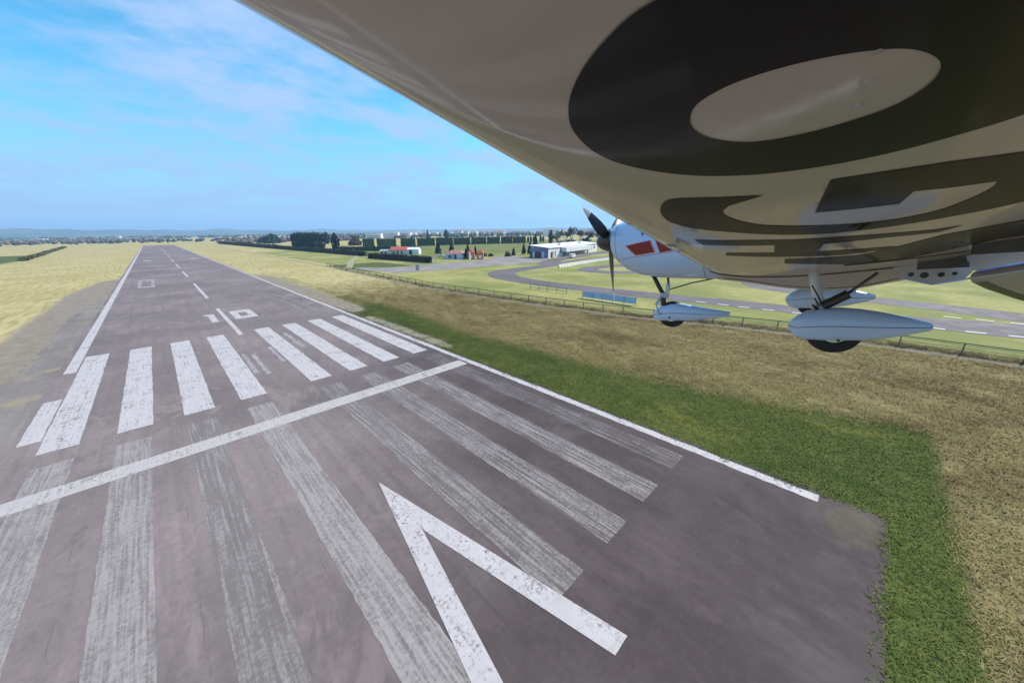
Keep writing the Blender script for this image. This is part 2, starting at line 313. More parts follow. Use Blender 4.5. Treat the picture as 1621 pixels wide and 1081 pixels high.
def cover(x, y):
    fxx = np.interp(y, fy, fx)
    gr = sm(x, 14.5, 15.5)*(1-sm(x, np.interp(y, [-60, -38, -24, 0, 30, 45], [27, 28, 24.2, 22, 23.5, 19])-2.6, np.interp(y, [-60, -38, -24, 0, 30, 45], [27, 28, 24.2, 22, 23.5, 19])+1.6))*sm(y, -39.6, -38.4)*(1-sm(y, 24, 42))
    gr = np.maximum(gr, sm(y, -39.6, -38.6)*(1-sm(y, -36.2, -35))*(1-sm(x, 26, 28.5)))
    gr = np.maximum(gr, .95*sm(x, 44, 46)*(1-sm(x, 64, 70))*sm(y, 86, 92)*(1-sm(y, 118, 135)))
    gr = np.maximum(gr, .52*sm(x, 88, 96)*sm(y, 100, 125)*(1-sm(x, 420, 520))*(1-sm(y, 300, 340)))
    gr = np.maximum(gr, .42*sm(x, fxx+.5, fxx+2)*(1-sm(x, fxx+6, fxx+9))*(1-sm(y, 40, 90)))
    gr = np.maximum(gr, .44*sm(x, 15.5, 16.5)*(1-sm(x, 21.5, 24))*sm(y, 18, 36)*(1-sm(y, 95, 125)))
    gr = np.maximum(gr, .8*(1-sm(x, -64, -57))*sm(y, 190, 215)*(1-sm(y, 380, 420))*sm(x, -260, -200))
    lush = sm(x, fxx+1, fxx+4)*(1-sm(x, 300, 420))*(1-sm(y, 260, 330))
    lush = np.maximum(lush, (1-sm(x, -64, -57))*sm(y, 190, 215)*(1-sm(y, 380, 420))*sm(x, -260, -200))
    bare = .72*sm(x, 15, 16)*(1-sm(x, 17.5, 22.5))*sm(y, 14, 34)*(1-sm(y, 95, 130))
    bare = np.maximum(bare, .58*sm(x, 14.5, 16)*(1-sm(x, 16.6, 19.5))*sm(y, -12, 2)*(1-sm(y, 20, 30)))
    bare = np.maximum(bare, .80*(1-sm(np.abs(x-fxx+1.2), .3, 1.1)))
    bare = np.maximum(bare, .88*sm(x, np.interp(y, [-60, 95, 125, 140], [-26, -25.5, -21.5, -16]), np.interp(y, [-60, 95, 125, 140], [-20.5, -20, -17.5, -14]))*(1-sm(x, -14.5, -14))*(1-sm(y, 120, 142)))
    mead = sm(x, 15, 17)*(1-sm(x, fxx-1, fxx+1))*(1-sm(y, 20, 75)); mead = np.maximum(mead, (1-sm(y, -38, -36)))
    return gr, bare, lush, mead
gx, gy = np.meshgrid(XS, YS); nx, ny = len(XS), len(YS)
vs = np.stack([gx.ravel(), gy.ravel(), np.zeros(gx.size)], 1)
ii = (np.arange(ny-1)[:, None]*nx+np.arange(nx-1)[None]).ravel(); fs = np.stack([ii, ii+1, ii+nx+1, ii+nx], 1)
me = bpy.data.meshes.new('ground'); me.from_pydata(vs.tolist(), [], fs.tolist())
ca = me.color_attributes.new('cover', 'FLOAT_COLOR', 'POINT'); gr, ba, lu, md = cover(gx.ravel(), gy.ravel())
ca.data.foreach_set('color', np.stack([gr, ba, lu, md], 1).ravel().astype(np.float32)); me.materials.append(M['ground'])
ground = bpy.data.objects.new('ground', me); COL.objects.link(ground); tag(ground, 'flat airfield ground of dry and green grass', None, None, 'structure')

def sheet(name, poly, z, mat, parent=None):
    """flat polygon sheet with a small skirt (poly CCW)"""
    m = MB(); n = len(poly); m.add([(p[0], p[1], z) for p in poly], [tuple(range(n))]); return m.build(name, mat, parent, fix=False)
# runway pavement with an uneven edge
ZR = .03
poly = []
for y in np.arange(-37, 110, .6): poly.append((15.6+rnd.uniform(-.06, .07)+.07*math.sin(y*.35), y))
poly += [(15.6, 300), (15.7, 640), (-15.3, 640), (-15.35, 300)]
poly += [(-15.4, y) for y in np.arange(110, -37, -4.)]
for x in np.arange(-15.3, 15.5, .6): poly.append((x, -37+rnd.uniform(-.08, .05)))
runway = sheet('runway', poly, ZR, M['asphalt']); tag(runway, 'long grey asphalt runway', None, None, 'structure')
apl = [(-15.0, -60), (-15.0, 96)]
for y in np.arange(96, -60, -.8): apl.append((-18.3+2.4*sm(y, 40, 96)-.5*math.sin(y*.13)+rnd.uniform(-.35, .35), y))
tag(sheet('shoulder', apl, .022, M['apron']), 'tan grey paved shoulder on the left of the runway', None, None, 'structure')

# painted markings (children of the runway)
ZM = ZR+.005
def mark(name, poly, mat, z=ZM): return sheet(name, poly, z, mat, runway)
def rect(x0, x1, y0, y1): return [(x0, y0), (x1, y0), (x1, y1), (x0, y1)]
def rough_rect(x0, x1, y0, y1, j=.05, st=.7):
    p = [(x0+(x1-x0)*t, y0+rnd.uniform(-j, j)) for t in (0, .25, .5, .75)]
    p += [(x1+rnd.uniform(-j, j), y) for y in np.arange(y0, y1, st)]+[(x1-(x1-x0)*t, y1+rnd.uniform(-j, j)) for t in (0, .25, .5, .75)]
    return p+[(x0+rnd.uniform(-j, j), y) for y in np.arange(y1, y0, -st)]
for i in range(8):
    kx = (3-i) if i < 4 else i-4; a = 1.72+kx*3.48; x0, x1 = (-a-1.8, -a) if i < 4 else (a, a+1.8)
    mark('threshold_stripe', rough_rect(x0, x1, 0, 25.96, .025), M['paint'], ZM+.004)
    wv = rnd.uniform(-.06, .06); mark('worn_stripe', rough_rect(x0+.06+wv, x1-.05+wv, -28.5, -2.05, .03, .4), M['paint_old'][(1, 1, 0, 1, 0, 0, 0, 2)[i]], ZM)
for x0, y0, y1 in ((-.75, 5, 13), (1.2, 8, 15), (4.1, 12, 21), (-1.55, 6, 14)): mark('worn_patch', rough_rect(x0, x0+.4, y0, y1, .08), M['paint_far'])
mark('threshold_bar', rough_rect(-16.6, 14.45, -6.89, -5.40, .02), M['paint_bar'], ZM+.004)
for s in (1, -1):
    arm = [(0, -17.6), (0, -22.1), (1.70*s, -30.9), (2.5*s, -30.9)]
    mark('chevron_arm', arm[::s] if s < 0 else arm, M['paint'], ZM+.008)
mark('edge_line', rough_rect(14.68, 15.28, -34.6, 60, .035, .4)[:] , M['paint'], ZM+.004)
mark('edge_line', rect(14.70, 15.25, 60, 600), M['paint'], ZM+.004)
mark('edge_line', rect(-14.95, -14.1, 19.7, 600), M['paint'], ZM+.002)
mark('edge_line', rough_rect(-15.05, -14.05, 2.4, 11.2, .03), M['paint'], ZM+.002)
for y0, y1 in ((24.1, 49), (64, 98), (121, 146), (166, 196), (216, 246), (266, 296), (316, 346), (366, 396), (416, 446), (466, 496)): mark('centre_line_dash', rough_rect(-.26, .26, y0, y1, .015), M['paint'])
mark('digit_one', [(-1.95, 35.8), (-1.1, 35.8), (-1.1, 43.4), (-2.35, 43.4), (-2.35, 42.2), (-1.95, 42.2)], M['paint'])
def ring(name, x0, x1, y0, y1, w, wy, mat):
    vs = [(x0, y0), (x1, y0), (x1, y1), (x0, y1), (x0+w, y0+wy), (x1-w, y0+wy), (x1-w, y1-wy), (x0+w, y1-wy)]
    m = MB().add([(x, y, ZM) for x, y in vs], [(0, 1, 5, 4), (1, 2, 6, 5), (2, 3, 7, 6), (3, 0, 4, 7)]); return m.build(name, mat, runway, fix=False)
ring('digit_zero', 1.05, 4.05, 35.8, 43.9, .95, 2.15, M['paint'])
ring('touchdown_mark', -11.1, -7.8, 97, 121, .7, 3.6, M['paint_far'])
for x0 in (-11, 7.9): mark('touchdown_mark', rough_rect(x0, x0+3, 232, 246, .05), M['paint_far'])

# ------------------------------------------------------------------ kart track, apron, paths
def ribbon(name, pts, wd, z, mat, parent=None, closed=False):
    P = catmull([p[:2] for p in pts], 8, closed); W = catmull([(p[2] if len(p) > 2 else wd, 0) for p in pts], 8, closed); l = []; r = []; n = len(P)
    for i in range(n):
        a = P[(i-1) % n] if (closed or i) else P[0]; b = P[(i+1) % n] if (closed or i < n-1) else P[-1]
        t = Vector((b[0]-a[0], b[1]-a[1])).normalized(); h = W[i][0]/2
        l.append((P[i][0]-t.y*h, P[i][1]+t.x*h, z)); r.append((P[i][0]+t.y*h, P[i][1]-t.x*h, z))
    m = MB(); fs = [(n+i, n+(i+1) % n, (i+1) % n, i) for i in range(n if closed else n-1)]; m.add(l+r, fs); return m.build(name, mat, parent, fix=False)
track = ribbon('kart_track', [(74, -95, 11), (72.5, -70, 11), (70.3, -50, 10), (67.8, -36, 7.5), (66.8, -22, 7), (64.8, -5, 7), (63.2, 14, 7), (63.6, 30, 7.5), (67, 43, 8.5), (75, 51.5, 9), (86, 53.5, 8.5), (100, 54, 7.5), (118, 57, 7.5), (140, 58, 7.5), (165, 50, 7.5), (170, 30, 7.5), (150, 20, 7.5), (125, 30, 7), (104, 36, 7), (95.5, 31, 7), (98, 21, 7), (112, 12, 7), (118, -2, 7), (108, -12, 7), (92, -18, 7), (87.5, -32, 7), (84, -46, 8), (79, -60, 9), (76.5, -80, 9)], 7, .02, M['track'])
tag(track, 'winding grey go-kart track beyond the fence', None, None, 'structure')
kb = MB().box((0, 0, .03), (.55, 1.7, .05)); k0 = None
kp = catmull([(63.7, -13.2), (63.75, -20), (64.5, -30.2), (65.2, -41.7), (66.3, -49)], 8)
acc = 0
def place_kerb(x, y, a):
    global k0
    if k0 is None: k0 = kb.build('kerb_block', M['kerb'], track); o = k0
    else: o = k0.copy(); COL.objects.link(o)
    o.location = (x, y, 0); o.rotation_euler = (0, 0, a)
prev = kp[0]; place_kerb(*prev, 0)
for p in kp[1:]:
    acc += math.dist(p, prev); 
    if acc > 2.9: place_kerb(p[0], p[1], math.atan2(prev[0]-p[0], p[1]-prev[1])); acc = 0
    prev = p
for x, y in ((75.6, -44), (75.9, -47), (75.9, -50)): place_kerb(x, y, R(-5))
tag(ribbon('access_road', [(104, 58), (118, 66), (131, 71), (150, 74), (175, 79), (200, 84)], 8, .012, M['track']), 'grey service road in front of the white hangar', None, None, 'structure')
tag(sheet('car_park', [(50, 76), (66, 73), (83, 71), (104, 66), (126, 74), (123, 88), (134, 104), (120, 106), (112, 100), (104, 96), (92, 96), (80, 97), (70, 95), (57, 97), (48, 108), (46, 96)], .014, M['gravel']), 'grey gravel car park beside the kart track', None, None, 'structure')
tag(ribbon('dirt_path', [(44, 104), (52, 122), (60, 142), (70, 162), (79, 182)], 2.6, .016, plain('sandy_path', (.30, .26, .15), .95, .15, .3)), 'pale sandy path cutting through to the gap in the hedge', None, None, 'structure')

tm = plain('scuffed_asphalt', (.215, .18, .185), .85, .2, .8)
for q_ in (0, 1.7): ribbon('tyre_mark', [(6.5-q_, 70), (9.6-q_, 63), (11.6-q_, 54), (12.3-q_, 44), (12.2-q_, 33)], .28, ZM-.002, tm, runway)
# ------------------------------------------------------------------ hills and far land
m = MB(); azs = np.radians(np.arange(-50, 126, .6)); rs = [4200, 4700, 5200, 5800, 6400, 7000, 7600, 8200, 9000, 10000, 11000]
def vnoise(x, seed):
    r_ = np.random.default_rng(seed).random(4096); i = int(math.floor(x)); t = x-i; t = t*t*(3-2*t); return r_[i % 4096]*(1-t)+r_[(i+1) % 4096]*t
rows = []
for ri, rr in enumerate(rs):
    row = []
    for a in azs:
        d = math.degrees(a); base = np.interp(d, [-50, -20, -8, 2, 12, 25, 60, 126], [125, 120, 110, 98, 86, 68, 50, 60])
        h = base*(math.sin(math.pi*min(1, ri/8))**.8)*(.45+.55*vnoise(d*.16+ri*1.7, 3)+.25*(vnoise(d*.7+ri*3, 4)-.5))*(1 if 0 < ri < 10 else 0)
        row.append((CAM.x+rr*math.sin(a), CAM.y+rr*math.cos(a), max(0, h)-.5))
    rows.append(row)
m.loft(rows, caps=False, closed=False); tag(m.build('hills', M['hill'], None, True, fix=False), 'low blue hills along the horizon', None, None, 'structure')

def at(px, D):
    """ground point in the direction of a picture column, D metres away"""
    d = cf_+cr_*((px-810.5)/554.67)+cu_*.311; v = Vector((d.x, d.y)).normalized(); return CAM.x+v.x*D, CAM.y+v.y*D

# ------------------------------------------------------------------ foliage builders
def leaf_cloud(m, pts, nrm, size, flat=.0):
    n = len(pts); a = rng.normal(size=(n, 3)); a /= np.linalg.norm(a, axis=1)[:, None]
    nn_ = nrm+rng.normal(size=(n, 3))*.6; nn_ /= np.linalg.norm(nn_, axis=1)[:, None]
    t = np.cross(nn_, a); t /= np.linalg.norm(t, axis=1)[:, None]; b = np.cross(nn_, t); s = size*(.6+.8*rng.random((n, 1)))
    q = np.stack([pts-t*s-b*s*.6, pts+t*s-b*s*.6, pts+t*s*.7+b*s*.8, pts-t*s*.7+b*s*.8], 1).reshape(-1, 3)
    m.add(q, [(4*i, 4*i+1, 4*i+2, 4*i+3) for i in range(n)])
def hedge_mesh(L_, D, Hh, n, size, top=.0, gap=0):
    m = MB(); core = MB().box((0, 0, Hh*.5), (L_*.93, D*.78, Hh*.93)); m.add(core.v, core.f)
    u = rng.random((n, 3)); f = rng.integers(0, 5, n); p = np.stack([(u[:, 0]-.5)*L_, (u[:, 1]-.5)*D, u[:, 2]*Hh], 1); nr = np.zeros((n, 3))
    for fi, ax, sg in ((0, 1, -1), (1, 1, 1), (2, 0, -1), (3, 0, 1)):
        s = f == fi; p[s, ax] = sg*(L_ if ax == 0 else D)/2*(1+rng.normal(size=s.sum())*.03); nr[s, ax] = sg
    s = f == 4; p[s, 2] = Hh*(1+rng.normal(size=s.sum())*.03+top*(rng.random(s.sum())-.3)); nr[s, 2] = 1
    leaf_cloud(m, p, nr, size); return m
def conifer(name, x, y, h, w, label, mat='conifer', tip=.9, group=None, cat='tree'):
    t = empty(name, (x, y, 0)); tr = MB().tube([(0, 0, 0), (0, 0, h*.5), (0, 0, h*.92)], [h*.02+.05, h*.014+.03, .02], 6); tr.build('trunk', M['bark'], t)
    n = 420; u = rng.random(n)**.75; z = h*(.06+.94*u); prof = (1-u)**tip*(.65+.5*rng.random(n)) if tip < 1.5 else np.sin(np.pi*np.clip(u*.9+.1, 0, 1))**.8*(.75+.35*rng.random(n))
    a = rng.random(n)*6.283; r_ = w/2*prof; p = np.stack([np.cos(a)*r_, np.sin(a)*r_, z], 1); nr = np.stack([np.cos(a), np.sin(a), .4*np.ones(n)], 1)
    m = MB(); leaf_cloud(m, p, nr, max(.16, w*.11)); rings = []
    for q in np.linspace(0, 1, 7):
        rr = w/2*.62*((1-q)**tip if tip < 1.5 else math.sin(math.pi*min(1, q*.9+.1))**.8)+.02
        rings.append([(rr*math.cos(6.283*j/8), rr*math.sin(6.283*j/8), h*(.07+.88*q)) for j in range(8)])
    m.loft(rings); m.build('crown', M[mat], t, fix=False); return tag(t, label, cat, group)
def bare_tree(x, y, h, w, label, seed, group=None):
    r_ = random.Random(seed); t = empty('bare_tree', (x, y, 0)); m = MB(); tw = MB(); tips = []
    def br(p, d, ln, rad, lv):
        q = p+d*ln; mid = p+d*ln*.5+Vector((r_.uniform(-1, 1), r_.uniform(-1, 1), 0))*ln*.06
        m.tube([p, mid, q], [rad, rad*.8, rad*.6], 5, False)
        if lv >= 4: tips.append((q, d)); return
        for _ in range(r_.choice((3, 3, 4)) if lv < 3 else 3):
            nd = (d+Vector((r_.uniform(-1, 1), r_.uniform(-1, 1), r_.uniform(-.25, .7)))*.72).normalized(); br(p+d*ln*r_.uniform(.6, 1), nd, ln*r_.uniform(.6, .78), rad*.55, lv+1)
    br(Vector((0, 0, 0)), Vector((0, 0, 1)), h*.30, h*.022, 0)
    pts = np.array([tuple(q+Vector((r_.gauss(0, .5), r_.gauss(0, .5), r_.gauss(0, .5)))) for q, d in tips for _ in range(4)])
    leaf_cloud(tw, pts, np.tile([0, 0, 1.], (len(pts), 1)), .30); zmax = max(v[2] for v in tw.v); xm = max(abs(v[0]) for v in tw.v)
    a = m.build('trunk', M['bark'], t); b = tw.build('crown', M['twigs'], t, fix=False)
    for o in (a, b): o.scale = (w/2/xm, w/2/xm, h/zmax)
    return tag(t, label, 'tree', group)

# ------------------------------------------------------------------ fence and barriers at the track edge
fr = empty('perimeter_fence', (44, 0, 0)); fp = catmull(FENCE, 10); post0 = None; acc = 3.2; prev = fp[0]; tops = []
for p in fp:
    acc += math.dist(p, prev); prev = p
    if acc >= 3.2:
        acc = 0
        if post0 is None: post0 = MB().box((0, 0, .62), (.11, .11, 1.24)).build('post', M['post'], fr); o = post0
        else: o = post0.copy(); COL.objects.link(o)
        o.location = (p[0]-44, p[1], 0)
for z in (.35, .7, 1.05):
    MB().tube([(p[0]-44, p[1], z) for p in fp], .018, 4).build('wire', M['post'], fr)
MB().tube([(p[0]-44, p[1], 1.22) for p in fp], .05, 5).build('rail', M['post'], fr)
tag(fr, 'low brown post and rail fence between dry field and kart track', 'fence')
fb = empty('banner_fence', (52.5, -.3, 0)); pts = [Vector((52.8-52.5, 5.3+.3-2.24*i, 0)) for i in range(6)]
for i in range(6): MB().box((pts[i].x, pts[i].y, .75), (.08, .08, 1.5)).build('post', M['frame_grey'], fb)
for i in range(5):
    c = (pts[i]+pts[i+1])/2; MB().box((c.x, c.y, .88), (.04, 2.12, 1.15)).build('panel', M['panel_blue'], fb)
tag(fb, 'row of five pale blue advertising boards by the fence', 'banner')
fb2 = empty('open_barrier', (54.8, 16, 0))
for i in range(5): MB().box((0, 5.2-2.6*i, .65), (.10, .10, 1.3)).build('post', M['frame_grey'], fb2)
for z in (1.25, .45): MB().box((0, 0, z), (.07, 10.4, .09)).build('rail', M['frame_grey'], fb2)
tag(fb2, 'open grey framed barrier left of the blue boards', 'barrier')
bb = MB(); bb.prism([(-.9, -.35), (.9, -.35), (.9, .35), (-.9, .35)], 0, .5).prism([(-.82, -.2), (.82, -.2), (.82, .2), (-.82, .2)], .502, 1.15); b0 = None
for i in range(22):
    t = i/21; x = 97.1+(137-97.1)*t; y = 45.4+3.6*math.sin(t*1.6)
    if b0 is None: b0 = bb.build('barrier_block', M['block']); o = b0
    else: o = b0.copy(); COL.objects.link(o)
    o.location = (x, y, .03); o.rotation_euler = (0, 0, R(12-14*t)); tag(o, 'white plastic barrier block in the line edging the kart track', 'barrier', 'white blocks along the kart track')

# ------------------------------------------------------------------ hangar
def windowed(parent, c, d, az=0, fr='white_frame'): pass
hg = empty('hangar', (129.5, 77.6, 0), math.atan2(.20, .98))
MB().box((32.5, 5.2, 2.35), (65, 10.4, 4.7)).build('wall', M['wall_white'], hg)
MB().add([(-.3, -.4, 4.72), (65.3, -.4, 4.72), (65.3, 10.8, 5.9), (-.3, 10.8, 5.9), (-.3, -.4, 4.95), (65.3, -.4, 4.95), (65.3, 10.8, 6.1), (-.3, 10.8, 6.1)], [(3, 2, 1, 0), (4, 5, 6, 7), (0, 1, 5, 4), (1, 2, 6, 5), (2, 3, 7, 6), (3, 0, 4, 7)]).build('roof', M['roof_white'], hg)
MB().box((-.06, 5.2, 2.34), (.12, 10.38, 4.68)).build('end_wall', M['wall_shade'], hg)
MB().box((-.16, 5.6, 1.5), (.08, 3.6, 3.0)).build('door', M['door_red'], hg)
MB().box((-.16, 8.2, 1.5), (.08, 1.0, 2.8)).build('door', M['wall_white'], hg)
MB().box((-.16, 9.6, 1.5), (.08, 1.2, 3.)).build('window', M['pane'], hg); MB().box((-.16, 2.9, 1.5), (.08, 1.4, 2.9)).build('window', M['wall_paleblue'], hg)
d = MB().box((4.2, -.05, 1.4), (3.6, .1, 2.8)).build('door', M['dark'], hg); MB().box((4.8, -.13, 1.3), (.9, .05, 2.4)).build('panel', M['wall_cream'], d)
MB().box((7.6, -.05, 1.8), (.5, .1, 3.0)).build('window', M['dark'], hg); MB().box((13.2, -.05, 3.2), (.9, .1, 2.6)).build('window', M['dark'], hg)
MB().box((30.5, -1.6, 3.35), (34, 3.2, 2.1)).build('upper_gallery', M['wall_white'], hg)
MB().box((30.5, -1.6, 2.18), (34.2, 3.3, .22)).build('gallery_soffit', M['darkgrey'], hg)
for x in (23, 42): MB().box((x, -3.0, 1.02), (1.1, .4, 2.04)).build('column', M['darkgrey'], hg)
for x in (18, 28, 33, 38): MB().box((x, -.05, 1.0), (2.4, .1, 1.5)).build('window', M['pane'], hg)
for x in (50, 55, 60): MB().box((x, -.05, 2.6), (1.6, .1, 1.4)).build('window', M['pane'], hg)
for x in (20, 47): MB().box((x, 4, 6.0), (1.6, 1.6, 1.2)).build('roof_vent', M['roof_white'], hg)
tag(hg, 'long white hangar with shaded end wall by the kart track', 'hangar')

# ------------------------------------------------------------------ houses
def gable(parent, x0, x1, d, h, rh, mat, ov=.4, name='roof'):
    m = MB(); y0, y1 = -d/2-ov, d/2+ov; a, b = x0-ov, x1+ov; t = .18
    prof = [(y0, h-.1), (0, h+rh), (y1, h-.1), (y1, h-.1+t), (0, h+rh+t), (y0, h-.1+t)]
    m.loft([[(a, p[0], p[1]) for p in prof], [(b, p[0], p[1]) for p in prof]]); return m.build(name, mat, parent)
def gwall(parent, x0, x1, d, h, rh, mat):
    pr = [(-d/2, 0), (d/2, 0), (d/2, h), (0, h+rh-.05), (-d/2, h)]
    return MB().loft([[(x0, p[0], p[1]) for p in pr], [(x1, p[0], p[1]) for p in pr]]).build('wall', mat, parent)
h1 = empty('farmhouse', (101.5, 171, 0), math.atan2(-17, 18))
gwall(h1, -5, 4, 8, 2.7, 1.7, M['wall_cream']); gable(h1, -5, 4, 8, 2.7, 1.7, M['roof_red'], .6)
gwall(h1, -12, -5.02, 6, 2.2, .7, M['wall_white']); gable(h1, -12, -5.65, 6, 2.2, .7, M['roof_grey'], .3)
gwall(h1, 4.02, 11.5, 6.4, 2.9, 1.0, M['wall_white']); gable(h1, 4.66, 11.5, 6.4, 2.9, 1.0, M['roof_white'], .2)
MB().box((6.6, -3.24, 1.3), (1.8, .1, 2.6)).build('door', M['dark'], h1)
for x in (-3.4, -1, 1.6): MB().box((x, -4.04, 1.3), (1.1, .1, 1.3)).build('window', M['pane'], h1)
for x in (-10.6, -8.4): MB().box((x, -3.04, 1.2), (1.4, .1, 1.2)).build('window', M['pane'], h1)
MB().box((-1.5, 1.2, 4.4), (.7, .7, 1.4)).build('chimney', M['wall_cream'], h1)
tag(h1, 'low white farmhouse with a red tiled roof behind the dark hedge', 'house')
h2 = empty('cottage', (101, 113.5, 0), math.atan2(-7, 5.4))
MB().box((0, 0, 1.25), (9, 6.4, 2.5)).build('wall', M['wall_paleblue'], h2)
m = MB(); e = [(-5, -3.7, 2.5), (5, -3.7, 2.5), (5, 3.7, 2.5), (-5, 3.7, 2.5), (-2, 0, 4.2), (2, 0, 4.2)]; m.add(e, [(3, 2, 1, 0), (0, 1, 5, 4), (1, 2, 5), (2, 3, 4, 5), (3, 0, 4)]); m.build('roof', M['roof_brown'], h2)
MB().box((-2.4, -3.24, 1.2), (1.3, .08, 1.2)).build('window', M['pane'], h2); MB().box((2.6, -3.24, 1.25), (1.8, .08, 1.6)).build('window', M['wall_white'], h2); MB().box((.4, -3.24, 1.1), (1., .08, 2.1)).build('door', M['dark'], h2)
tag(h2, 'small pale blue cottage with a faded hipped roof', 'house')
h3 = empty('kiosk', (105, 102.5, 0), math.atan2(-6, 6))
for x, hh in ((-2.6, 3.2), (1.9, 2.8)):
    MB().box((x, 0, hh/2), (3.2, 3, hh)).build('wall', M['wall_orange'], h3)
    MB().add([(x-1.9, -1.8, hh), (x+1.9, -1.8, hh), (x+1.9, 1.8, hh), (x-1.9, 1.8, hh), (x, 0, hh+1.7)], [(3, 2, 1, 0), (0, 1, 4), (1, 2, 4), (2, 3, 4), (3, 0, 4)]).build('roof', M['roof_red'], h3)
    MB().box((x, -1.54, 1.2), (1.5, .08, 1.5)).build('window', M['fig'], h3)
tag(h3, 'orange twin roofed kiosk by the car park', 'kiosk')
bn = empty('banner_flag', (96.4, 97.2, 0)); MB().tube([(0, 0, 0), (0, 0, 4.1)], .05, 6).build('pole', M['frame_grey'], bn)
rr = [[(.06+1.0*math.sin(math.pi*min(1, .12+t*.8))**.6*s_, .04*q+.1*math.sin(t*5), .5+3.4*t) for s_ in (0, .5, 1)] for t in np.linspace(0, 1, 9) for q in (0,)]
MB().loft(rr, False, False).build('cloth', M['fig'], bn, True, fix=False); mdf = bn.children[1].modifiers.new('thick', 'SOLIDIFY'); mdf.thickness = .02
tag(bn, 'white feather banner standing in front of the orange kiosk', 'flag')
pl = empty('gate_pillar', (79.8, 102.0, 0)); MB().box((0, 0, 1.15), (.8, .8, 2.3)).build('shaft', M['wall_cream'], pl); MB().box((0, 0, 2.36), (1., 1., .12)).build('cap', M['roof_grey'], pl); tag(pl, 'pale gate pillar at the end of the dark hedge', 'pillar')
pb = empty('control_box', (59, 79, 0)); MB().box((0, 0, 1.0), (1.0, .7, 1.9)).build('cabinet', M['frame_grey'], pb); MB().box((0, 0, 2.0), (1.15, .85, .1)).build('lid', M['roof_grey'], pb); tag(pb, 'grey control cabinet standing on the gravel by the fence', 'cabinet')
# vehicles
def car(name, x, y, az, ln, hh, mat, label, van=False):
    t = empty(name, (x, y, .02), az); hw = .86
    pr = [(-ln/2, .32), (ln/2, .32), (ln/2, .75), (ln*.24, .92), (ln*.10, hh), (-ln*.36, hh), (-ln/2+.08, .98)] if not van else [(-ln/2, .35), (ln/2, .35), (ln/2, .9), (ln*.40, 1.1), (ln*.27, hh), (-ln/2, hh)]
    MB().loft([[(p[0], s*hw*(.86 if p[1] > 1.2 else 1), p[1]) for p in pr] for s in (-1, 1)]).build('body', mat, t)
    for s in (-1, 1):
        MB().box((-ln*.08, s*hw*.95, hh*.80), (ln*.36, .06, hh*.22)).build('window', M['pane'], t)
        for xx in (-ln*.31, ln*.31):
            wl = MB().tube([(xx, s*(hw-.16), .31), (xx, s*(hw+.02), .31)], .31, 14).build('wheel', M['rubber'], t); MB().tube([(xx, s*(hw+.02), .31), (xx, s*(hw+.035), .31)], .18, 10).build('hubcap', M['alu'], wl)
        MB().box((ln/2, s*.6, .66), (.05, .3, .14)).build('headlight', M['pane'], t)
    return tag(t, label, 'van' if van else 'car')
car('parked_car', 102.8, 129, R(-35), 4.2, 1.45, M['wall_white'], 'white car parked left of the pale blue cottage')
car('parked_van', 139.6, 70.6, R(12), 4.6, 1.9, M['wall_white'], 'small white van parked in front of the white hangar', True)

# ------------------------------------------------------------------ hedges and trees
ORD = ['first', 'second', 'third', 'fourth', 'fifth', 'sixth', 'seventh', 'eighth', 'ninth', 'tenth']
HX = [(572, 590), (595, 625), (633, 656), (659, 687), (689, 716), (717.5, 743.6), (745.6, 769), (770.7, 791), (793, 811), (812, 832)]
for i, (a, b) in enumerate(HX):
    t0 = (a-572)/260; t1 = (b-572)/260; p0 = Vector(at(a, 335+60*t0)); p1 = Vector(at(b, 335+60*t1)); c = (p0+p1)/2; d = p1-p0
    o = hedge_mesh(d.length-.6, 1.9, 7.6-.9*(t0), 900, .3, .08).build('hedge', M['hedge'], None, fix=False); o.location = (c.x, c.y, 0); o.rotation_euler = (0, 0, math.atan2(d.y, d.x))
    tag(o, 'tall clipped green hedge block, %s from the left in the far row' % ORD[i], 'hedge', 'clipped hedge blocks in the far row')
for i, px in enumerate((836, 840.5, 845, 856, 860)):
    x, y = at(px, 400+4*i); conifer('cypress', x, y, 7+rnd.uniform(-.5, .6), 2.6, 'slim dark cypress between the hedge row and the hangar, %s from the left' % ORD[i], 'cypress', 2, 'slim cypresses beyond the hangar')
p0 = Vector((93.3, 358)); p1 = Vector((97.2, 308)); 
o = hedge_mesh(52, 9, 12.2, 2600, .55, .14).build('tall_hedge', M['cypress'], None, fix=False); o.location = (95.2, 333, 0); o.rotation_euler = (0, 0, math.atan2(-50, 3.9)); tag(o, 'massive dark block of tall cypress hedge beside the airfield', 'hedge')
conifer('cypress', 143, 430, 13.5, 8, 'slim dark cypress right behind the massive hedge block', 'cypress', 2)
conifer('cypress', 90, 247, 12.8, 5.6, 'broad leaning dark cypress standing alone right of the massive hedge', 'cypress', 2)
for n_, px_, py_, h_, w_, lab in [('conifer', 117.5, 154.7, 6.2, 4.2, 'dark conical conifer right of the farmhouse'), ('conifer', 134.5, 164.6, 5.8, 3.8, 'dark conical conifer rising behind the pale blue cottage'), ('conifer', 102.8, 107.6, 4.8, 3.2, 'dark conifer between the cottage and the orange kiosk'),
        ('conifer', 121, 129.7, 6.2, 2.6, 'slim dark conifer behind the left side of the orange kiosk'), ('conifer', 123.5, 126, 4.8, 2.2, 'slim dark conifer behind the right side of the orange kiosk'), ('conifer', 143.2, 107, 5.8, 2.8, 'left one of two dark conifers touching the hangar end'), ('conifer', 144.5, 103.4, 6.6, 3.2, 'right one of two dark conifers touching the hangar end'),
        ('conifer', 132.4, 104.3, 4.0, 2.4, 'small conical conifer on the lawn left of the hangar')]: conifer(n_, px_, py_, h_, w_, lab)
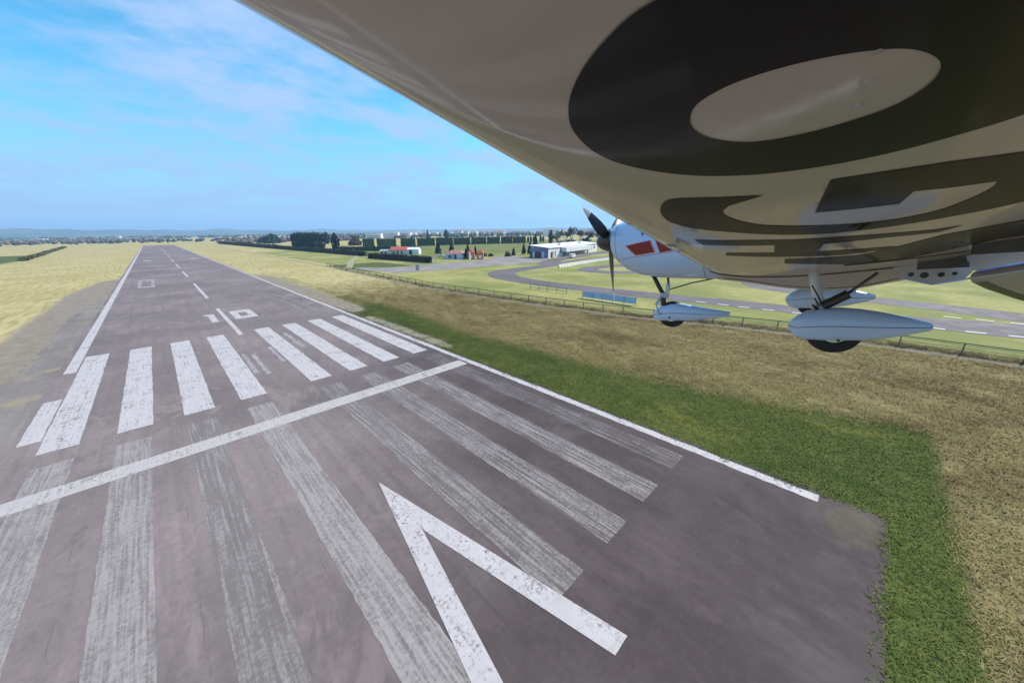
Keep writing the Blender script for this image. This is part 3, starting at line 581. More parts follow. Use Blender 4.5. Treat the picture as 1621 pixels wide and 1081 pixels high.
x, y = at(848, 262); conifer('cypress', x, y, 10, 4.5, 'dark pyramidal conifer rising behind the hangar roof')
x, y = at(872, 305); conifer('cypress', x, y, 13.2, 3.8, 'tall narrow cypress left of the brown bare trees', 'cypress', 2)
def bush(x, y, r_, h_, lab, mat='bush', n=160, name='bush', group=None, cat='bush'):
    u = rng.normal(size=(n, 3)); u /= np.linalg.norm(u, axis=1)[:, None]; u[:, 2] = np.abs(u[:, 2]); p = u*np.array([r_, r_, h_])*(.75+.35*rng.random((n, 1))); m = MB(); leaf_cloud(m, p, u, max(.12, r_*.2))
    rings = [[(r_*.7*math.cos(6.283*j/8)*q, r_*.7*math.sin(6.283*j/8)*q, z*h_) for j in range(8)] for q, z in ((.8, 0), (1, .3), (.8, .6), (.3, .82))]; m.loft(rings)
    o = m.build(name, M[mat], None, fix=False); o.location = (x, y, 0); return tag(o, lab, cat, group)
bush(119, 114.7, 2.2, 1.9, 'wide dark round bush on the lawn right of the orange kiosk', 'hedge'); bush(121.8, 111, 1.4, 1.5, 'small round dark bush on the lawn right of the orange kiosk', 'hedge'); bush(127, 103.4, 1.6, 2.6, 'upright dark bush on the lawn before the small conifer', 'hedge')
for i, (px, D, h_, w_, lab) in enumerate([(884, 295, 12, 11, 'bare brown tree at the left edge of the clump behind the hangar'), (896, 285, 14, 11, 'bare brown tree left of the tallest one behind the hangar'), (906, 292, 16.6, 12, 'tallest bare reddish brown tree behind the hangar'), (918, 300, 13.5, 12, 'bare brown tree just right of the tallest one behind the hangar'), (932, 310, 12.5, 13, 'bare brown tree behind the right part of the hangar roof'), (948, 320, 12, 13, 'bare brown tree close to the black spinner')]):
    x, y = at(px, D); bare_tree(x, y, h_, w_, lab, 40+i, 'bare trees behind the hangar')
for px, D, r_, h_, lab in [(888, 275, 4, 5, 'dark evergreen bush under the bare trees, leftmost of three'), (905, 272, 4.5, 6, 'dark evergreen bush under the bare trees, middle one of three'), (928, 285, 4.5, 7, 'dark evergreen bush under the bare trees, rightmost of three')]:
    x, y = at(px, D); bush(x, y, r_, h_, lab, 'conifer', 200)
# long dark low hedges along the airfield boundary
def long_hedge(p0, p1, h_, d_, lab, n=1500, name='boundary_hedge', mat='darkhedge', sz=.35):
    p0 = Vector(p0); p1 = Vector(p1); d = p1-p0; o = hedge_mesh(d.length, d_, h_, n, sz, .25).build(name, M[mat], None, fix=False); c = (p0+p1)/2; o.location = (c.x, c.y, 0); o.rotation_euler = (0, 0, math.atan2(d.y, d.x)); return tag(o, lab, 'hedge')
long_hedge((74.8, 153), (79, 103), 2.4, 1.8, 'low dark hedge in front of the red roofed farmhouse', 1600)
long_hedge((80.5, 178), (73.6, 345), 2.6, 2.2, 'long low dark hedge running from the path gap to the massive hedge', 2600)
long_hedge((73.4, 349), (65, 640), 3., 2.6, 'farther low dark hedge running away along the runway field', 2600, sz=.5)
long_hedge((95, 252), (128, 196), 3.0, 3, 'low green hedge right of the lone leaning cypress', 900, mat='hedge')
long_hedge((-60, 310), (-80, 640), 1.3, 3, 'brown overgrown hedgerow beside the left green field', 2200, mat='bush', sz=.5)
for i, (px, D, r_, h_, lab, mt) in enumerate([(428, 610, 9, 12, 'dark round evergreen left of the massive hedge block', 'conifer'), (415, 640, 7, 9, 'lower dark evergreen at the left edge of the roadside trees', 'conifer'), (560, 420, 6, 9, 'brown bare shrub left of the first hedge block', 'twigs'), (549, 300, 3, 2.6, 'small green shrub between the lone cypress and the hedge row', 'hedge')]):
    x, y = at(px, D); bush(x, y, r_, h_, lab, mt, 260)
x, y = at(676.5, 560); conifer('conifer', x, y, 15.5, 6, 'dark pointed tree on the skyline above the fourth hedge block', 'conifer'); x, y = at(706, 600); conifer('conifer', x, y, 16, 7, 'dark rounded tree on the skyline above the fifth hedge block', 'cypress', 2)

# far woods and town
def wood(name, lab, a0, a1, D0, D1, n, hh, mat):
    m = MB()
    for _ in range(n):
        a = math.radians(rnd.uniform(a0, a1)); D = rnd.uniform(D0, D1); x = CAM.x+D*math.sin(a); y = CAM.y+D*math.cos(a); r_ = hh*rnd.uniform(.45, .9); h_ = hh*rnd.uniform(.6, 1.15)
        ring_ = [[(x+r_*q*math.cos(1.047*j+D)*rnd.uniform(.7, 1.2), y+r_*q*math.sin(1.047*j+D)*rnd.uniform(.7, 1.2), h_*z) for j in range(6)] for q, z in ((.7, 0), (1, .35), (.85, .68), (.3, 1))]; m.loft(ring_)
    return tag(m.build(name, M[mat], None, fix=False), lab, None, None, 'stuff')
wood('far_wood', 'belt of bare brown winter woods along the left horizon', -45, 1, 1000, 1900, 1100, 6, 'wood_far')
wood('far_wood', 'belt of bare brown trees behind the massive hedge', 6, 21, 650, 1100, 240, 7, 'wood_far')
wood('far_wood', 'dark green tree belt behind the hedge row', 18, 58, 850, 1300, 260, 8, 'wood_green')
wood('far_wood', 'hazy dark trees scattered through the far town', -45, 70, 1700, 3600, 1300, 10, 'wood_green')
wood('far_wood', 'thin dark tree line across the far runway end', -14, 14, 900, 1250, 160, 5, 'wood_green')
def bld(px, D, wd, dp, hh, mat, roofm, lab, group, name='town_house', cat='building', flat=False):
    x, y = at(px, D); t = empty(name, (x, y, 0), rnd.uniform(-.5, .5)-R(45))
    MB().box((0, 0, hh/2), (wd, dp, hh)).build('wall', M[mat], t)
    if flat: MB().box((0, 0, hh+.3), (wd+.6, dp+.6, .6)).build('roof', M[roofm], t)
    else: gable(t, -wd/2, wd/2, dp, hh, dp*.22, M[roofm], .5)
    for zz in np.arange(2.2, hh-1, 3.2):
        MB().box((0, -dp/2-.06, zz), (wd*.8, .12, 1.1)).build('window_band', M['pane'], t)
    return tag(t, lab, cat, group)
for i in range(46):
    px = rnd.uniform(640, 900); D = rnd.uniform(1200, 2300); kk = rnd.random(); hc = math.exp(-((px-735)/45)**2)
    hh = rnd.choice((6, 7, 9, 12))+10*hc*rnd.random()*D/1600; bld(px, D, rnd.uniform(14, 34), rnd.uniform(10, 16), hh, 'wall_pink' if kk < .35 else 'wall_cream' if kk < .6 else 'wall_white', 'roof_brown' if kk < .7 else 'roof_grey', 'small pale house among many in the hazy far town', 'houses of the far town')
for px, D, wd, hh, lab in [(612, 900, 38, 10.5, 'leftmost white shed on the skyline above the hedge row'), (623, 940, 24, 12, 'white shed on the skyline just left of the widest gap'), (637, 980, 46, 10.5, 'wide white shed on the skyline above the third hedge block'), (650, 1000, 30, 10, 'white shed on the skyline right of the wide white one'), (592, 880, 34, 9.5, 'low white shed on the skyline above the second hedge block'),
        (869, 800, 22, 16, 'white square block on the skyline above the hangar'), (811, 1300, 18, 13, 'small bright white block on the skyline between town and hangar'), (795, 1320, 14, 12, 'narrow bright white block on the skyline right of town'), (945, 900, 45, 15, 'long white roof on the skyline beside the spinner'), (930, 950, 30, 13, 'pale roof on the skyline left of the spinner'),
        (170, 2400, 90, 9, 'long white shed below the left hills'), (205, 1700, 130, 6, 'very long white shed left of the far runway end'), (45, 1700, 80, 6, 'low white shed among the left woods'), (352, 760, 5, 3.5, 'small white hut right of the far runway end')]:
    bld(px, D, wd, 14, hh, 'wall_white', 'roof_white', lab, 'white sheds on the skyline', 'white_shed', 'shed', True)

# ------------------------------------------------------------------ aircraft
AYAW, APIT, ABANK = R(9.135), R(-6.854), R(2.345); APOS = CAM+Vector((4.679, .2575, -.8342))
fwd = Vector((-math.sin(AYAW)*math.cos(APIT), math.cos(AYAW)*math.cos(APIT), math.sin(APIT))); rt = Vector((math.cos(AYAW), math.sin(AYAW), 0)); up = rt.cross(fwd)
ar = math.cos(ABANK)*rt-math.sin(ABANK)*up; au = math.sin(ABANK)*rt+math.cos(ABANK)*up
ac = empty('light_aircraft', (0, 0, 0))
ac.matrix_world = Matrix(((ar.x, fwd.x, au.x, APOS.x), (ar.y, fwd.y, au.y, APOS.y), (ar.z, fwd.z, au.z, APOS.z), (0, 0, 0, 1)))
tag(ac, 'white low wing light aircraft with black spinner and dark wing lettering', 'aircraft')
YLE, CH = .95, 1.58
def zprof(y): s = min(1, max(0, (YLE-y)/CH)); return -(0.18*math.sqrt(s)+0.10*s-0.35*s**2+0.115*s**3)
def ztop(y): s = min(1, max(0, (YLE-y)/CH)); return .34*math.sqrt(s)-.06*s-.42*s**2+.155*s**3
def zl(x): return .447+.1375*abs(x)
def zb(x, y): return zl(x)+zprof(y)
YCUT = [YLE-CH*(.5-.5*math.cos(math.pi*i/72)) for i in range(73)]
def wing_mesh(sg, x0=-.30, x1=-5.05):
    rings = []
    xs = list(np.linspace(x0, x1+.12, 10))+[x1+.05, x1]
    for x in xs:
        e = 0 if x > x1+.1 else .06 if x > x1+.02 else .10; ring_ = []
        sq = 1-e*2.2
        for y in YCUT: ring_.append((sg*x, y-(e*.6 if y > .5 else 0)*(y-.5), zl(x)+zprof(y)*sq))
        for y in YCUT[::-1][:-1]: ring_.append((sg*x, y-(e*.6 if y > .5 else 0)*(y-.5), zl(x)+ztop(y)*sq))
        rings.append(ring_)
    return MB().loft(rings)
wl = wing_mesh(1).build('wing', M['wing'], ac, True, sharp=50); wr = wing_mesh(-1).build('wing', M['wing'], ac, True, sharp=50)
def decal(name, loops, mat, parent, off=.002, zf=zb):
    b = bmesh.new(); es = []
    for lp in loops:
        vs = [b.verts.new((p[0], p[1], 0)) for p in lp]; es += [b.edges.new((vs[i], vs[(i+1) % len(vs)])) for i in range(len(vs))]
    bmesh.ops.triangle_fill(b, use_beauty=True, edges=es)
    for y in YCUT[1:-1]: bmesh.ops.bisect_plane(b, geom=b.verts[:]+b.edges[:]+b.faces[:], plane_co=(0, y, 0), plane_no=(0, 1, 0))
    for v in b.verts: v.co.z = zf(v.co.x, v.co.y)-off
    for f in b.faces:
        f.smooth = True
        if f.normal.z > 0: f.normal_flip()
    me = bpy.data.meshes.new(name); b.to_mesh(me); b.free(); me.materials.append(mat); o = bpy.data.objects.new(name, me); COL.objects.link(o); o.parent = parent; return o
OO = [(-4.282, 0.495), (-4.258, 0.552), (-4.211, 0.609), (-4.145, 0.658), (-4.061, 0.689), (-3.949, 0.689), (-3.854, 0.643), (-3.759, 0.546), (-3.705, 0.431), (-3.688, 0.326), (-3.693, 0.237), (-3.715, 0.166), (-3.752, 0.10), (-3.82, .055), (-3.9, .04), (-4.0, .06), (-4.10, .11), (-4.19, .20), (-4.25, .30), (-4.28, .40)]
OI = [(-4.024, 0.509), (-4.068, 0.493), (-4.095, 0.453), (-4.102, 0.406), (-4.096, 0.359), (-4.08, 0.315), (-4.058, 0.281), (-4.023, 0.254), (-3.987, 0.241), (-3.946, 0.243), (-3.909, 0.264), (-3.889, 0.305), (-3.878, 0.365), (-3.888, 0.435), (-3.934, 0.487), (-3.982, 0.508)]
decal('registration_letter', [catmull(OO, 5, True), catmull(OI, 5, True)], M['letter'], wl)
GO = [(-3.525, 0.425), (-3.553, 0.52), (-3.571, 0.578), (-3.578, 0.629), (-3.547, 0.663), (-3.454, 0.697), (-3.339, 0.713), (-3.238, 0.705), (-3.121, 0.641), (-3.009, 0.517), (-2.909, 0.396), (-2.835, 0.263), (-2.815, 0.11), (-2.84, -0.008), (-2.87, -0.08), (-2.915, -0.15), (-3.0, -.20), (-3.13, -.215), (-3.3, -.18), (-3.44, -.09), (-3.524, .024)]
GB = [(-3.556, 0.125), (-3.57, 0.216), (-3.576, 0.301), (-3.244, 0.305), (-3.223, 0.213), (-3.208, 0.123), (-3.34, 0.124), (-3.315, .06)]
GI = [(-3.299, -0.016), (-3.23, -.03), (-3.145, -0.027), (-3.02, .0), (-2.965, 0.06), (-2.965, 0.16), (-3.021, 0.288), (-3.125, 0.434), (-3.26, 0.51), (-3.374, 0.532), (-3.455, 0.508)]
decal('registration_letter', [catmull(GO, 4)+GB+catmull(GI, 4)], M['letter2'], wl)
H1 = [(-2.848, 0.70), (-2.815, 0.505), (-2.743, 0.331), (-2.697, 0.17), (-2.581, -0.092), (-2.603, -0.157), (-2.495, -0.124), (-2.534, 0.035), (-2.539, 0.226), (-2.279, 0.229), (-2.168, -0.067), (-2.075, -0.04), (-2.018, 0.092), (-2.124, 0.308), (-2.281, 0.634), (-2.397, 0.614), (-2.348, 0.405), (-2.627, 0.404), (-2.699, 0.689)]
decal('registration_letter', [H1], M['letter2'], wl)
B3 = [(-2.03, 0.357), (-1.967, 0.189), (-1.922, 0.007), (-2.17, -0.091), (-2.375, -0.162), (-2.455, -0.25), (-2.52, -0.34), (-2.50, -.60), (-1.90, -.61), (-1.886, -0.457), (-1.677, -0.391), (-1.346, -0.255), (-1.308, -0.067), (-1.579, 0.159), (-1.775, 0.353)]
decal('registration_letter', [B3], M['letter2'], wl)
# screws and joints on the underside
for x, y in [(-4.005, .306), (-3.94, .307), (-4.073, .309), (-3.619, .285), (-3.5, .31), (-3.35, .31), (-2.3, .31), (-1.6, .3)]:
    z = zb(x, y); MB().tube([(x, y, z+.004), (x, y, z-.0035)], .0055, 10).build('screw', M['wing'], wl)
def seam(pts, wd=.004, off=.0035):
    m = MB()
    P = [Vector((x, y, zb(x, y)-off)) for x, y in pts]; m.tube(P, wd, 5); return m.build('seam', M['seam'], wl)
seam([(-.62, y) for y in YCUT[4:-2:3]], .005); seam([(-1.35, y) for y in YCUT[40:-2:3]], .004); seam([(x, -.585) for x in np.linspace(-.65, -4.9, 12)], .004)
for x in (-.88, -1.75, -3.05):                        # flap hinge brackets
    MB().prism([(x-.012, -.42), (x+.012, -.42), (x+.012, -.78), (x-.012, -.78)], zb(x, -.6)-.07, zb(x, -.6)+.0).build('flap_bracket', M['darkgrey'], wl)
# flap (deflected) : nose section + trailing edge
def flap(sg, parent):
    def sec(x):
        c0 = (-.655, zl(x)-.168); out = []
        for (u, v) in [(0, 0), (.012, -.028), (.045, -.042), (.12, -.04), (.25, -.02), (.335, -.002), (.335, .002), (.25, .018), (.15, .045), (.08, .058), (.03, .05), (.008, .028)]:
            a = R(37); yy = -(u*math.cos(a)+v*math.sin(a)); zz = -u*math.sin(a)+v*math.cos(a)
            out.append((sg*x, c0[0]+yy, c0[1]+zz))
        return out
    f = MB().loft([sec(x) for x in np.linspace(-.95, -3.35, 6)]).build('flap', M['wing'], parent, True, sharp=40); return f, sec
fl, sec = flap(1, wl); flap(-1, wr)
s0, s1 = sec(-.985), sec(-1.14); idx = [2, 3, 4, 5]
a = MB(); A_ = [(p[0], p[1]-.0006, p[2]-.0028) for p in [s0[i] for i in idx]]; B_ = [(p[0], p[1]-.0006, p[2]-.0028) for p in [s1[i] for i in idx]]
a.loft([A_, B_], False, False); a.build('stripe', M['black'], fl, fix=False)
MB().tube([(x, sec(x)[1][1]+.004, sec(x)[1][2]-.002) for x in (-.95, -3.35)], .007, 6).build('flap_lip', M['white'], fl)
nz_ = [sec(-.96), sec(-3.34)]; MB().loft([[(p[i][0], p[i][1]+.004, p[i][2]+.003) for i in (0, 11, 10, 9)] for p in nz_], False, False).build('flap_nose_sky_skin', M['nose_sky'], fl, True)
# metal slot panel above the flap nose and the root rib with lightening holes
MB().loft([[(x, -.632, zl(x)-.045), (x, -.648, zl(x)-.15), (x, -.665, zl(x)-.15), (x, -.66, zl(x)+.02), (x, -.64, zl(x)+.02)] for x in (-.94, -3.4)]).build('slot_panel', M['slot'], wl)
MB().loft([[(x, -.632, zl(x)-.045), (x, -.645, zl(x)-.085), (x, -.665, zl(x)-.085), (x, -.66, zl(x)+.02), (x, -.64, zl(x)+.02)] for x in (-.64, -.935)]).build('slot_panel', M['slot'], wl)
rb = MB(); rb.loft([[(x, -.34, .455), (x, -.39, .385), (x, -.56, .325), (x, -.72, .355), (x, -.76, .42), (x, -.60, .50)] for x in (-.60, -.625)]); rib = rb.build('root_rib', M['wing'], wl)
for y, z, r_ in ((-.445, .398, .017), (-.515, .388, .023), (-.60, .388, .018), (-.665, .392, .013)): MB().tube([(-.6255, y, z), (-.628, y, z)], r_, 14).build('lightening_hole', M['black'], rib)
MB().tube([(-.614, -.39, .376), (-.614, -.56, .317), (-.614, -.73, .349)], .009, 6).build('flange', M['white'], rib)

# fuselage : stations y, z bottom, z top, half width
ST = [(2.135, .84, 1.10, .15), (2.12, .78, 1.125, .22), (2.08, .715, 1.145, .29), (2.02, .655, 1.16, .345), (1.92, .565, 1.18, .395), (1.76, .492, 1.20, .43), (1.56, .445, 1.225, .455), (1.35, .425, 1.25, .475), (1.17, .413, 1.275, .495), (.92, .392, 1.31, .52), (.65, .350, 1.33, .535), (.35, .280, 1.34, .54), (.05, .236, 1.34, .54), (-.2, .246, 1.33, .53), (-.45, .30, 1.31, .50), (-.9, .40, 1.26, .42), (-1.6, .56, 1.20, .31), (-2.4, .70, 1.14, .21), (-3.3, .82, 1.08, .12), (-3.9, .90, 1.04, .06)]
EX = 2.5
def fus_x(y, z):
    yy = [s[0] for s in ST][::-1]; zb_, zt, hw = [float(np.interp(y, yy, [s[i] for s in ST][::-1])) for i in (1, 2, 3)]
    u = abs((z-(zb_+zt)/2)/((zt-zb_)/2)); return hw*max(0, 1-u**EX)**(1/EX)
rings = []
yf = np.concatenate([[s[0] for s in ST[:5]], np.linspace(1.84, .0, 24), np.linspace(-.15, -3.9, 24)])
ys_ = [s[0] for s in ST][::-1]
def crn(y, i): return float(np.interp(y, ys_, [s[i] for s in ST][::-1]))
for y in yf:
    z0, z1, hw = crn(y, 1), crn(y, 2), crn(y, 3); zc_, hz = (z0+z1)/2, (z1-z0)/2; r_ = []
    for j in range(40):
        a = 2*math.pi*j/40; c_, s_ = math.cos(a), math.sin(a); r_.append((hw*math.copysign(abs(c_)**(2/EX), c_), y, zc_+hz*math.copysign(abs(s_)**(2/EX), s_)))
    rings.append(r_)
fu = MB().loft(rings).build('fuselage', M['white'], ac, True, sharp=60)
def side_patch(name, poly, mat, off, parent=fu, sgn=-1):
    b = bmesh.new(); vs = [b.verts.new((0, p[0], p[1])) for p in poly]; b.faces.new(vs)
    for y in np.arange(1.2, 2.0, .04): bmesh.ops.bisect_plane(b, geom=b.verts[:]+b.edges[:]+b.faces[:], plane_co=(0, y, 0), plane_no=(0, 1, 0))
    for z in np.arange(.6, 1.2, .03): bmesh.ops.bisect_plane(b, geom=b.verts[:]+b.edges[:]+b.faces[:], plane_co=(0, 0, z), plane_no=(0, 0, 1))
    for v in b.verts: v.co.x = sgn*(fus_x(v.co.y, v.co.z)+off)
    for f in b.faces: f.smooth = True
    me = bpy.data.meshes.new(name); b.to_mesh(me); b.free(); me.materials.append(mat); o = bpy.data.objects.new(name, me); COL.objects.link(o); o.parent = parent; return o
RP = [[(1.845, .855), (1.56, .885), (1.51, .752), (1.73, .738)], [(1.50, .885), (1.45, .742), (1.25, .762)]]
for sg in (-1, 1):
    for q in RP:
        c_ = np.mean(q, 0); side_patch('red_panel', [tuple(c_+(np.array(p)-c_)*1.10) for p in q], M['redline'], .003, sgn=sg); side_patch('red_panel', q, M['red'], .0055, sgn=sg)
for i in range(5): side_patch('lettering', [(1.66-.045*i, .955+.002*i), (1.635-.045*i, .955+.002*i), (1.635-.045*i, .985+.002*i), (1.66-.045*i, .985+.002*i)], M['darkgrey'], .004)
side_patch('air_vent', [(1.76, 1.06), (1.62, 1.08), (1.62, 1.10), (1.76, 1.085)], M['black'], .004)
for yq in (1.02, 2.0):
    P = []
    for j in range(41):
        z0, z1, hw = crn(yq, 1), crn(yq, 2), crn(yq, 3); a = 2*math.pi*j/40; c_, s_ = math.cos(a), math.sin(a); P.append((hw*1.001*math.copysign(abs(c_)**(2/EX), c_), yq, (z0+z1)/2+(z1-z0)/2*1.001*math.copysign(abs(s_)**(2/EX), s_)))
    MB().tube(P, .0025, 5).build('cowl_seam', M['seam'], fu)
for sg in (-1, 1): MB().tube([(sg*(fus_x(y, .70+.06*(2-y))+.0005), y, .70+.06*(2-y)) for y in np.linspace(1.98, 1.03, 16)], .0022, 5).build('cowl_seam', M['seam'], fu)
# canopy, fin, tailplane
cp = []
for y, zt, hw in ((.95, 1.32, .34), (.75, 1.50, .42), (.4, 1.72, .46), (0, 1.80, .46), (-.4, 1.72, .42), (-.8, 1.50, .34), (-1.15, 1.28, .2)):
    cp.append([(hw*math.cos(math.pi*j/14), y, 1.22+(zt-1.22)*math.sin(math.pi*j/14)) for j in range(15)])
MB().loft(cp, True, False).build('canopy', M['glass'], ac, True)
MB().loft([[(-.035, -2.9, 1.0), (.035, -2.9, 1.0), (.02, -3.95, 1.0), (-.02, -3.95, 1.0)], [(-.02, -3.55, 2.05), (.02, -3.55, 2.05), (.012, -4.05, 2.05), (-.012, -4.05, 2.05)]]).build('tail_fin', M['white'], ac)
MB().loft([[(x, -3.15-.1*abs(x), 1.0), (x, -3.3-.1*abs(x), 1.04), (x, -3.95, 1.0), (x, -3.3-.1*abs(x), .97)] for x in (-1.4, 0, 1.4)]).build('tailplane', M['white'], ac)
# belly tray seam lines
for y0, y1, zz in ((.85, -.55, .0),):
    for xx in (-.28, .28):
        P = []
        for y in np.linspace(y0, y1, 14):
            z0, z1, hw = crn(y, 1), crn(y, 2), crn(y, 3); u = (1-(abs(xx)/hw)**EX)**(1/EX); P.append((xx, y, (z0+z1)/2-(z1-z0)/2*u-.007))
        MB().tube(P, .005, 5).build('belly_seam', M['seam'], fu)
bl_ = []
for y in np.linspace(.90, -1.0, 30):
    z0, z1, hw = crn(y, 1), crn(y, 2), crn(y, 3); zc_, hz_ = (z0+z1)/2, (z1-z0)/2; r_ = []
    for j in range(25):
        a = math.pi+math.pi*(.12+.76*j/24); c_, s_ = math.cos(a), math.sin(a); r_.append(((hw+.006)*math.copysign(abs(c_)**(2/EX), c_), y, zc_+(hz_+.006)*math.copysign(abs(s_)**(2/EX), s_)))
    bl_.append(r_)
MB().loft(bl_, False, False).build('belly_shade_skin', M['wing'], fu, True)  # added skin over the white belly, shade put into its darker colour
# spinner and propeller
sp_ = MB(); rg = []
for t in np.linspace(0, 1, 12): rr_ = .145*math.sqrt(max(0, 1-(1-t)**2.0))+.001; rg.append([(rr_*math.cos(6.2832*j/24), 2.385-.235*t, .965+.0*t+rr_*math.sin(6.2832*j/24)) for j in range(24)])
sp_.loft(rg); spin = sp_.build('spinner', M['black'], ac, True)
for kb_ in range(3):
    a = R(-84+120*kb_); ca_, sa_ = math.cos(a), math.sin(a); rgs = []; tips = []
    for t, ch, th in ((.10, .07, .03), (.2, .095, .022), (.35, .115, .018), (.5, .11, .014), (.65, .095, .011), (.80, .07, .008), (.82, .066, .008), (.92, .048, .006), (.985, .028, .004), (1., .010, .002)):
        r_ = .86*t; ch *= 1.12; tw = R(62-44*t); ring_ = []
        for j in range(10):
            b = 2*math.pi*j/10; u, v = ch/2*math.cos(b), th/2*math.sin(b); tx = u*math.cos(tw)-v*math.sin(tw); ty = u*math.sin(tw)+v*math.cos(tw)
            ring_.append((ca_*r_-sa_*tx, 2.2+ty, .965+sa_*r_+ca_*tx))
        (rgs if t <= .80 else tips).append(ring_)
        if t == .80: tips.append(ring_)
    bl = MB().loft(rgs).build('propeller_blade', M['black'], ac, True, sharp=60); MB().loft(tips).build('blade_tip', M['fig'], bl, True, sharp=60)
# wheel pants
def pant(name, x, sta, hw, parent=ac):
    rings = []
    for y, z0, z1, q in sta:
        zc_, hz = (z0+z1)/2, (z1-z0)/2; r_ = []
        for j in range(24):
            a = 2*math.pi*j/24; c_, s_ = math.cos(a), math.sin(a); r_.append((x+hw*q*math.copysign(abs(c_)**.8, c_), y, zc_+hz*math.copysign(abs(s_)**.8, s_)))
        rings.append(r_)
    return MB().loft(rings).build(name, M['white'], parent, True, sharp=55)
MS = [(.288, .02, .055, .15), (.272, -.02, .088, .42), (.235, -.058, .122, .68), (.17, -.078, .16, .88), (.08, -.082, .182, .98), (-.03, -.080, .187, 1.), (-.15, -.072, .174, .95), (-.28, -.05, .146, .8), (-.40, -.018, .112, .6), (-.50, .014, .078, .36), (-.515, .022, .070, .28)]
NS = [(1.648, -.045, -.01, .15), (1.635, -.07, .02, .42), (1.60, -.095, .055, .68), (1.53, -.105, .092, .88), (1.44, -.105, .118, .98), (1.36, -.103, .122, 1.), (1.24, -.098, .098, .95), (1.10, -.085, .068, .8), (.96, -.068, .040, .6), (.84, -.05, .018, .4), (.80, -.042, .012, .3)]
def pant_seam(g, x, sta, hw):
    for sg in (-1, 1):
        P = [(x+sg*(hw*q+.001), y, (z0+z1)/2) for y, z0, z1, q in sta]; MB().tube(P, .0022, 5).build('seam', M['seam'], g)
        for y, z0, z1, q in sta[3:9:2]: MB().tube([(x+sg*(hw*q-.004), y, (z0+z1)/2+.014), (x+sg*(hw*q+.0015), y, (z0+z1)/2+.014)], .004, 8).build('screw', M['alu'], g)
def tyre(parent, x, y, z, r_, wd):
    rg = []
    for i in range(14):
        a = 2*math.pi*i/14; rr_, xx = r_-wd*.5+wd*.5*math.cos(a), wd*.5*math.sin(a)*.95; rg.append([(x+xx, y+rr_*math.cos(6.2832*j/36), z+rr_*math.sin(6.2832*j/36)) for j in range(36)])
    m = MB(); n = 36; m.loft(rg+[rg[0]], False); t = m.build('tyre', M['rubber'], parent, True)
    return t
def main_gear(sg):
    x = sg*.95; g = pant('wheel_pant', x, MS, .115); pant_seam(g, x, MS, .115); tyre(g, x, 0, 0, .182, .12); MB().tube([(x-.07, 0, 0), (x+.07, 0, 0)], .085, 20).build('rim', M['alu'], g)
    MB().tube([(x+sg*.117, -.02, -.055), (x+sg*.120, -.02, -.055)], .012, 10).build('axle_nut', M['darkgrey'], g)
    MB().tube([(x-sg*.06, .16, zb(x, .16)+.06), (x-sg*.05, .12, .3), (x, .05, .12)], [.04, .036, .036], 12).build('gear_leg', M['steel'], ac, True)
    MB().tube([(x-sg*.0, .085, .195), (x-sg*.0, -.065, .292)], .036, 16).build('shock_absorber', M['black'], ac, True, sharp=60)
    MB().tube([(x, -.055, .29), (x, -.21, .445)], .011, 8).build('shock_rod', M['darkgrey'], ac, True)
    MB().tube([(x+sg*.03, .16, .37), (x+sg*.03, .12, .29), (x+sg*.03, .09, .22)], .006, 6).build('brake_line', M['black'], ac)
    MB().tube([(x+sg*.05, .14, .27), (x+sg*.04, .10, .2)], .006, 6).build('brake_line', M['black'], ac)
    MB().loft([[(x-sg*(.02+q*.5), .155-q, .215-q*.4), (x-sg*(.02+q*.5)+sg*.05, .155-q, .215-q*.4), (x+sg*.03, .125-q, .165-q*.3), (x-sg*.02, .125-q, .165-q*.3)] for q in (0, .03)]).build('link_cover', M['black'], ac)
main_gear(-1); main_gear(1)
g = pant('wheel_pant', 0, NS, .10); pant_seam(g, 0, NS, .10); tyre(g, 0, 1.42, -.02, .165, .11); MB().tube([(-.065, 1.42, -.02), (.065, 1.42, -.02)], .08, 20).build('rim', M['alu'], g)
MB().tube([(-.100, 1.43, -.05), (-.104, 1.43, -.05)], .012, 8).build('axle_nut', M['darkgrey'], g); MB().tube([(-.092, 1.54, 0), (-.096, 1.54, 0)], .008, 8).build('axle_nut', M['darkgrey'], g)
MB().tube([(0, 1.655, .49), (0, 1.53, .235)], .026, 12).build('nose_strut', M['black'], ac, True)
MB().tube([(0, 1.475, .46), (0, 1.465, .36)], .014, 8).build('steering_rod', M['darkgrey'], ac); MB().tube([(0, 1.465, .36), (0, 1.49, .19)], .026, 10).build('fork_stem', M['steel'], ac, True)
MB().tube([(0, 1.47, .285), (0, 1.2, .36), (0, .93, .405)], .009, 6).build('drag_link', M['darkgrey'], ac)
MB().tube([(0, 1.52, .25), (0, 1.525, .20)], [.045, .04], 12).build('fork_crown', M['steel'], ac, True)
MB().tube([(0, 1.525, .19), (0, 1.525, .09)], .033, 12).build('shock_absorber', M['black'], ac, True, sharp=60)
for s in (-1, 1): MB().tube([(s*.045, 1.53, .23), (s*.06, 1.60, .12), (s*.075, 1.56, .0)], .014, 8).build('fork_leg', M['steel'], ac, True)

